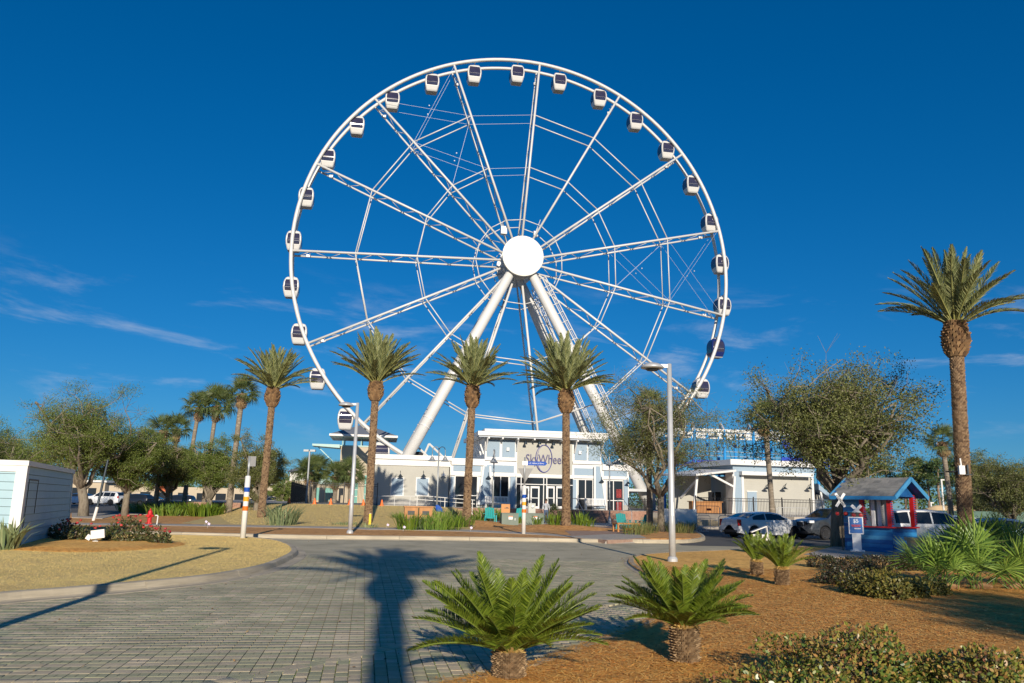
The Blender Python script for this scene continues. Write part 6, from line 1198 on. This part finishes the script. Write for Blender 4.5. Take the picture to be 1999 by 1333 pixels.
def car(kind, label, paint, loc, rz, group='parked cars', detail=True):
    c = CARP[kind]; t = T('parked_car', label, 'car', loc, rz, group); L, W, r = c['L'], c['W'], c['r']
    xs = set([p[0] for p in c['top']]+[x for s in c['side'] for x in s]+list(c['ws'])+list(c['rw']))
    ra = r+.06
    for xw in c['wh']:
        for k in range(-6, 7): xs.add(round(xw+ra*math.sin(k*math.pi/12), 4))
    xs = sorted(xs); q = [xs[0]]
    for x in xs[1:]:
        if x-q[-1] > .012: q.append(x)
    xs = q
    def topz(x):
        for (a, za), (b, zb_) in zip(c['top'], c['top'][1:]):
            if a <= x <= b: return za+(zb_-za)*(x-a)/(b-a)
        return c['top'][-1][1]
    rows = []
    for x in xs:
        e = abs(x)/L; w_ = W*(1-.16*max(0, (e-.72)/.28)**2); zt = topz(x); zb_ = c['sill']+(.10 if e > .93 else 0)
        for xw in c['wh']:
            d = x-xw
            if abs(d) <= ra: zb_ = max(zb_, r-.02+math.sqrt(max(0, ra*ra-d*d)))
        bl_ = min(c['belt'], zt-.05); z2 = max(zb_+.02, min(c['sill']+.14, bl_-.2)); z3 = max(z2+.02, min(.58, bl_-.1)); bl_ = max(bl_, z3+.02); zt = max(zt, bl_+.03)
        g = zt-bl_; wt = w_*.985-max(0, g-.05)*.46; lo = min(.03, g*.3); hi = min(.085, g*.4)
        def wl(z): return w_*.985+(wt-w_*.985)*(z-bl_)/g
        rows.append([(w_*.80, zb_), (w_*.975, zb_), (w_, z2), (w_*1.005, z3), (w_*.985, bl_), (wl(bl_+lo), bl_+lo), (wl(zt-hi), zt-hi), (wt, zt-.02), (wt*.82, zt+.008), (wt*.4, zt+.022), (0, zt+.027)])
    body = MB(); glass = {}
    def idx(mb, x, p, s): mb.v.append((x, s*p[0], p[1])); return len(mb.v)-1
    nr = len(rows[0])
    for s in (-1, 1):
        base = len(body.v)
        for x, rw in zip(xs, rows):
            for p in rw: body.v.append((x, s*p[0], p[1]))
        for i in range(len(xs)-1):
            xm = (xs[i]+xs[i+1])/2
            for j in range(nr-1):
                key = None
                if j == 5:
                    for k, (a, b) in enumerate(c['side']):
                        if a < xm < b: key = ('side_window', s, k)
                if j >= 7 and c['ws'][0] < xm < c['ws'][1]: key = ('windshield', 0, 0)
                if j >= 7 and c['rw'][0] < xm < c['rw'][1]: key = ('rear_window', 0, 0)
                ids = [(i, j), (i+1, j), (i+1, j+1), (i, j+1)]
                if key is None: body.f.append(tuple(base+a*nr+b for a, b in ids))
                else:
                    gm = glass.setdefault(key, MB()); b0 = len(gm.v)
                    gm.v += [body.v[base+a*nr+b] for a, b in ids]; gm.f.append((b0, b0+1, b0+2, b0+3))
        body.f.append(tuple(base+j for j in range(nr))); body.f.append(tuple(base+(len(xs)-1)*nr+j for j in range(nr)))
    me = body.mesh('body', paint); bm2 = bmesh.new(); bm2.from_mesh(me); bmesh.ops.remove_doubles(bm2, verts=bm2.verts, dist=.002); bmesh.ops.recalc_face_normals(bm2, faces=bm2.faces); bm2.to_mesh(me); bm2.free(); me.polygons.foreach_set('use_smooth', [len(p.vertices) == 4 for p in me.polygons]); me.set_sharp_from_angle(angle=R(32))
    ob('body', me, t)
    for (nm, s, k), gm in glass.items(): B(nm, gm, m_carglass, t, smooth=True)
    B('underbody', MB().bx(-L+.25, L-.25, -W*.78, W*.78, c['sill']-.03, .62), m_black, t)
    for xw in c['wh']:
        for s in (-1, 1):
            y = s*(W-.10); wl_ = B('wheel', MB().lathe([(r*.62, -.1), (r*.92, -.11), (r, -.07), (r, .07), (r*.92, .11), (r*.62, .1)], 22, (xw, y, r), 'Y'), m_tyre, t); rm_ = MB()
            B('wheel_disc', MB().lathe([(r*.64, -.085), (r*.60, -.05), (.02, -.03)] if s < 0 else [(.02, .03), (r*.60, .05), (r*.64, .085)], 22, (xw, y, r), 'Y'), m_dark, wl_)
            rm_.lathe([(r*.58, s*.075), (r*.65, s*.10), (r*.58, s*.10)], 22, (xw, y, r), 'Y', capb=False)
            for k in range(7):
                a = k*2*math.pi/7; rm_.box((xw+math.cos(a)*r*.3, y+s*.075, r+math.sin(a)*r*.3), (r*.6, .03, .05), rot=Matrix.Rotation(-a, 3, 'Y'))
            B('rim', rm_, m_rim, wl_)
    if not detail: return t
    zt = .78 if kind == 'sedan' else .98
    for s in (-1, 1):
        B('headlight', MB().box((L-.13, s*W*.70, zt-.02), (.28, .34, .13), rot=Matrix.Rotation(s*R(-24), 3, 'Z')), m_headl, t); B('taillight', MB().box((-L+.08, s*W*.80, zt+.06), (.18, .16, .34 if kind == 'sedan' else .28), rot=Matrix.Rotation(s*R(20), 3, 'Z')), m_tail, t); B('mirror', MB().box((.78, s*(W+.07), c['belt']+.06), (.12, .2, .13)), paint, t)
        for x in (-.45, .45): B('door_handle', MB().box((x-.1, s*(W*.99), c['belt']-.12), (.18, .04, .03)), m_chrome, t)
        for x in (.95, -.1): B('door_seam', MB().box((x-.1, s*(W*1.003), .62), (.012, .012, .62)), m_black, t)
    B('grille', MB().box((L-.01, 0, zt-.12), (.05, .8, .22)), m_dark, t); B('grille_trim', MB().box((L+.0, 0, zt-.02), (.05, .5, .05)).box((L+.0, -.27, zt-.11), (.05, .04, .2)).box((L, .27, zt-.11), (.05, .04, .2)), m_chrome, t); B('front_intake', MB().box((L-.05, 0, .38), (.08, 1.2, .14)), m_dark, t); B('rear_bumper_insert', MB().box((-L+.04, 0, .38), (.08, 1.3, .12)), m_dark, t); B('number_plate', MB().box((-L-.01, 0, zt-.0), (.02, .5, .16)), m_wht, t)
    return t
p_white = mat('car_white', (.70, .71, .72), .25, var=.02, coat=.6); p_grey = mat('car_grey', (.075, .085, .10), .28, metal=.4, var=.02, coat=.7); p_sil = mat('car_silver_blue', (.22, .30, .40), .28, metal=.5, var=.02, coat=.7); p_blk = mat('car_black', (.015, .016, .02), .2, var=0, coat=.7); p_blue = mat('car_blue', (.03, .07, .17), .25, metal=.3, var=0, coat=.7); p_red = mat('car_red', (.35, .02, .02), .3, var=0, coat=.6)
car('sedan', 'white coupe parked with its red tail lamps to the left', p_white, (X(1489, 46), 46, 0), R(24)); car('suv', 'dark grey suv parked nose to nose with the white coupe', p_grey, (X(1622, 46.5), 46.5, 0), R(204)); car('suv', 'white suv parked right behind the blue kiosk', p_white, (X(1815, 37.4), 37.4, 0), R(-6)); car('sedan', 'white sedan parked farther back right of the kiosk', p_white, (X(1858, 50), 50, 0), R(205)); car('sedan', 'silver blue sedan at the right edge behind the tall palm', p_sil, (X(1952, 36.4), 36.4, 0), R(-8))
for i, (px, Y, kd, pt, rz, lb) in enumerate([(203, 104, 'suv', p_white, 172, 'white suv seen between the oak trunk and the leaning pole'), (152, 108, 'sedan', p_blue, 165, 'blue car just left of the oak trunk in the far lot'), (262, 112, 'suv', p_blk, 170, 'black suv right of the white one in the far lot'), (300, 116, 'sedan', p_grey, 10, 'grey car behind the cabbage palm trunks'), (345, 114, 'suv', p_blk, 178, 'black suv behind the bright ferns'), (228, 124, 'sedan', p_blue, 4, 'blue car behind the white suv'), (532, 140, 'suv', p_blk, 100, 'dark suv far away right of the leftmost date palm'), (100, 120, 'sedan', p_sil, 175, 'silver car in the far lot beside the shed'), (505, 150, 'sedan', p_sil, 0, 'silver car far away behind the leftmost date palm')]):
    car(kd, lb, pt, (X(px, Y), Y, .18 if Y < 111 else -.02), R(rz), 'cars in the far left lot', detail=Y < 110)
S('far_lot', MB().add([(-150, 110, -.03), (-22, 110, -.03), (-22, 160, -.03), (-200, 160, -.03)], [(0, 1, 2, 3)]), m_asph)
# ------------------------------------------------------------------ person by the steps
pe = T('person', 'person in a light grey shirt and jeans seen from behind near the doors', 'person', (X(1066, 61), 61, .17), R(8))
J = {'pel': (0, 0, .95), 'wst': (0, .0, 1.10), 'chs': (0, .01, 1.33), 'nck': (0, .0, 1.50), 'hd': (.01, -.01, 1.58), 'hd2': (.015, -.015, 1.70), 'hl': (-.10, 0, .90), 'kl': (-.12, -.04, .50), 'al': (-.11, .05, .09), 'tl': (-.12, -.10, .04), 'hr': (.10, 0, .90), 'kr': (.12, -.10, .52), 'ar': (.12, -.08, .09), 'tr': (.13, -.23, .04), 'sl': (-.19, .0, 1.40), 'el': (-.25, .05, 1.12), 'wl': (-.24, -.06, .90), 'fl': (-.23, -.09, .80), 'sr': (.19, 0, 1.40), 'er': (.26, .02, 1.13), 'wr': (.22, -.14, .98), 'fr': (.20, -.20, .93)}
Rr_ = {'pel': .135, 'wst': .125, 'chs': .15, 'nck': .06, 'hd': .085, 'hd2': .095, 'hl': .095, 'kl': .065, 'al': .045, 'tl': .04, 'hr': .095, 'kr': .065, 'ar': .045, 'tr': .04, 'sl': .07, 'el': .05, 'wl': .036, 'fl': .04, 'sr': .07, 'er': .05, 'wr': .036, 'fr': .04}
Ed = [('pel', 'wst'), ('wst', 'chs'), ('chs', 'nck'), ('nck', 'hd'), ('hd', 'hd2'), ('pel', 'hl'), ('hl', 'kl'), ('kl', 'al'), ('al', 'tl'), ('pel', 'hr'), ('hr', 'kr'), ('kr', 'ar'), ('ar', 'tr'), ('chs', 'sl'), ('sl', 'el'), ('el', 'wl'), ('wl', 'fl'), ('chs', 'sr'), ('sr', 'er'), ('er', 'wr'), ('wr', 'fr')]
ks = list(J); me = bpy.data.meshes.new('body'); me.from_pydata([J[k] for k in ks], [(ks.index(a), ks.index(b)) for a, b in Ed], [])
po = bpy.data.objects.new('tmp_body', me); COL.objects.link(po); po.modifiers.new('s', 'SKIN')
for i, k in enumerate(ks): me.skin_vertices[0].data[i].radius = (Rr_[k], Rr_[k]*(.75 if k in ('chs', 'wst', 'pel') else 1)); me.skin_vertices[0].data[i].use_root = (k == 'pel')
po.modifiers.new('d', 'SUBSURF').levels = 2
me2 = bpy.data.meshes.new_from_object(po.evaluated_get(bpy.context.evaluated_depsgraph_get())); bpy.data.objects.remove(po)
for m in (mat('skin', (.45, .28, .20), .6, var=0), mat('grey_shirt', (.40, .42, .46), .9, var=.08), mat('jeans', (.06, .09, .16), .9, var=.15), m_dark): me2.materials.append(m)
for p in me2.polygons:
    z = p.center.z; xx = abs(p.center.x); p.material_index = 0 if z > 1.47 else (3 if z < .11 else (2 if z < .98 and xx < .21 else (0 if (xx > .195 and z < 1.02) else 1)))
    p.use_smooth = True
ob('body', me2, pe); B('hair', MB().lathe([(.07, -.10), (.098, -.04), (.103, .02), (.085, .07), (.04, .10), (.005, .105)], 14, (.013, .012, 1.70)), mat('brown_hair', (.06, .035, .02), .8), pe, smooth=True)
B('collar', MB().lathe([(.075, 0), (.07, .03), (.062, .03)], 12, (0, 0, 1.475)), m_prtred, pe)
# fingers, folded loosely
for s, k in ((-1, 'fl'), (1, 'fr')):
    f = MB(); x, y, z = J[k]
    for j in range(4): f.tube([(x-.02+.013*j, y-.02, z-.01), (x-.02+.013*j, y-.045, z-.045), (x-.02+.013*j, y-.03, z-.075+.006*abs(j-1))], [.009, .008, .006], 5)
    f.tube([(x-s*.03, y, z+.02), (x-s*.045, y-.03, z-.01)], [.010, .008], 5); B('hand_fingers', f, MATS['skin'], pe)
# ------------------------------------------------------------------ things behind the camera that throw the shadows in view
def back(px, py, h):
    """base of a thing of height h whose tip throws its shadow on the ground at this place"""
    p = gp(px, py, 0); L = h/math.tan(SUN_EL); return (p.x+math.sin(SUN_AZ)*L, p.y+math.cos(SUN_AZ)*L, 0)
b = back(764, 1120, 8.6); date_palm('date palm behind the viewer whose shadow crosses the paving', b, 8.3, 66, n=44, sc=1.0, r0=.205)
b = back(452, 1077, 5.8); lamp('silver street lamp behind the viewer whose shadow crosses the lawn', b, 1)
b = back(-60, 1175, 7); oak('oak behind the viewer shading the left paving', b, 7.6, 3.0, 5.0, 2.4, 811, nl=44, limbs=8, tr=.25, size=.14)
b = back(1990, 1190, 6); oak('oak behind the viewer shading the right straw bed', b, 7.4, 3.2, 5.2, 2.2, 812, nl=60, limbs=9, tr=.28, size=.15)
b = (23.6, 11.5, 0); oak('oak behind the viewer at the right shading the parked cars', b, 11.5, 4.6, 8.4, 2.4, 814, nl=70, limbs=9, tr=.28, size=.18)
b = (17.4, 7.5, 0); oak('oak behind the viewer shading the kiosk shrubs', b, 10.5, 3.9, 7.6, 2.6, 813, nl=70, limbs=9, tr=.28, size=.15)
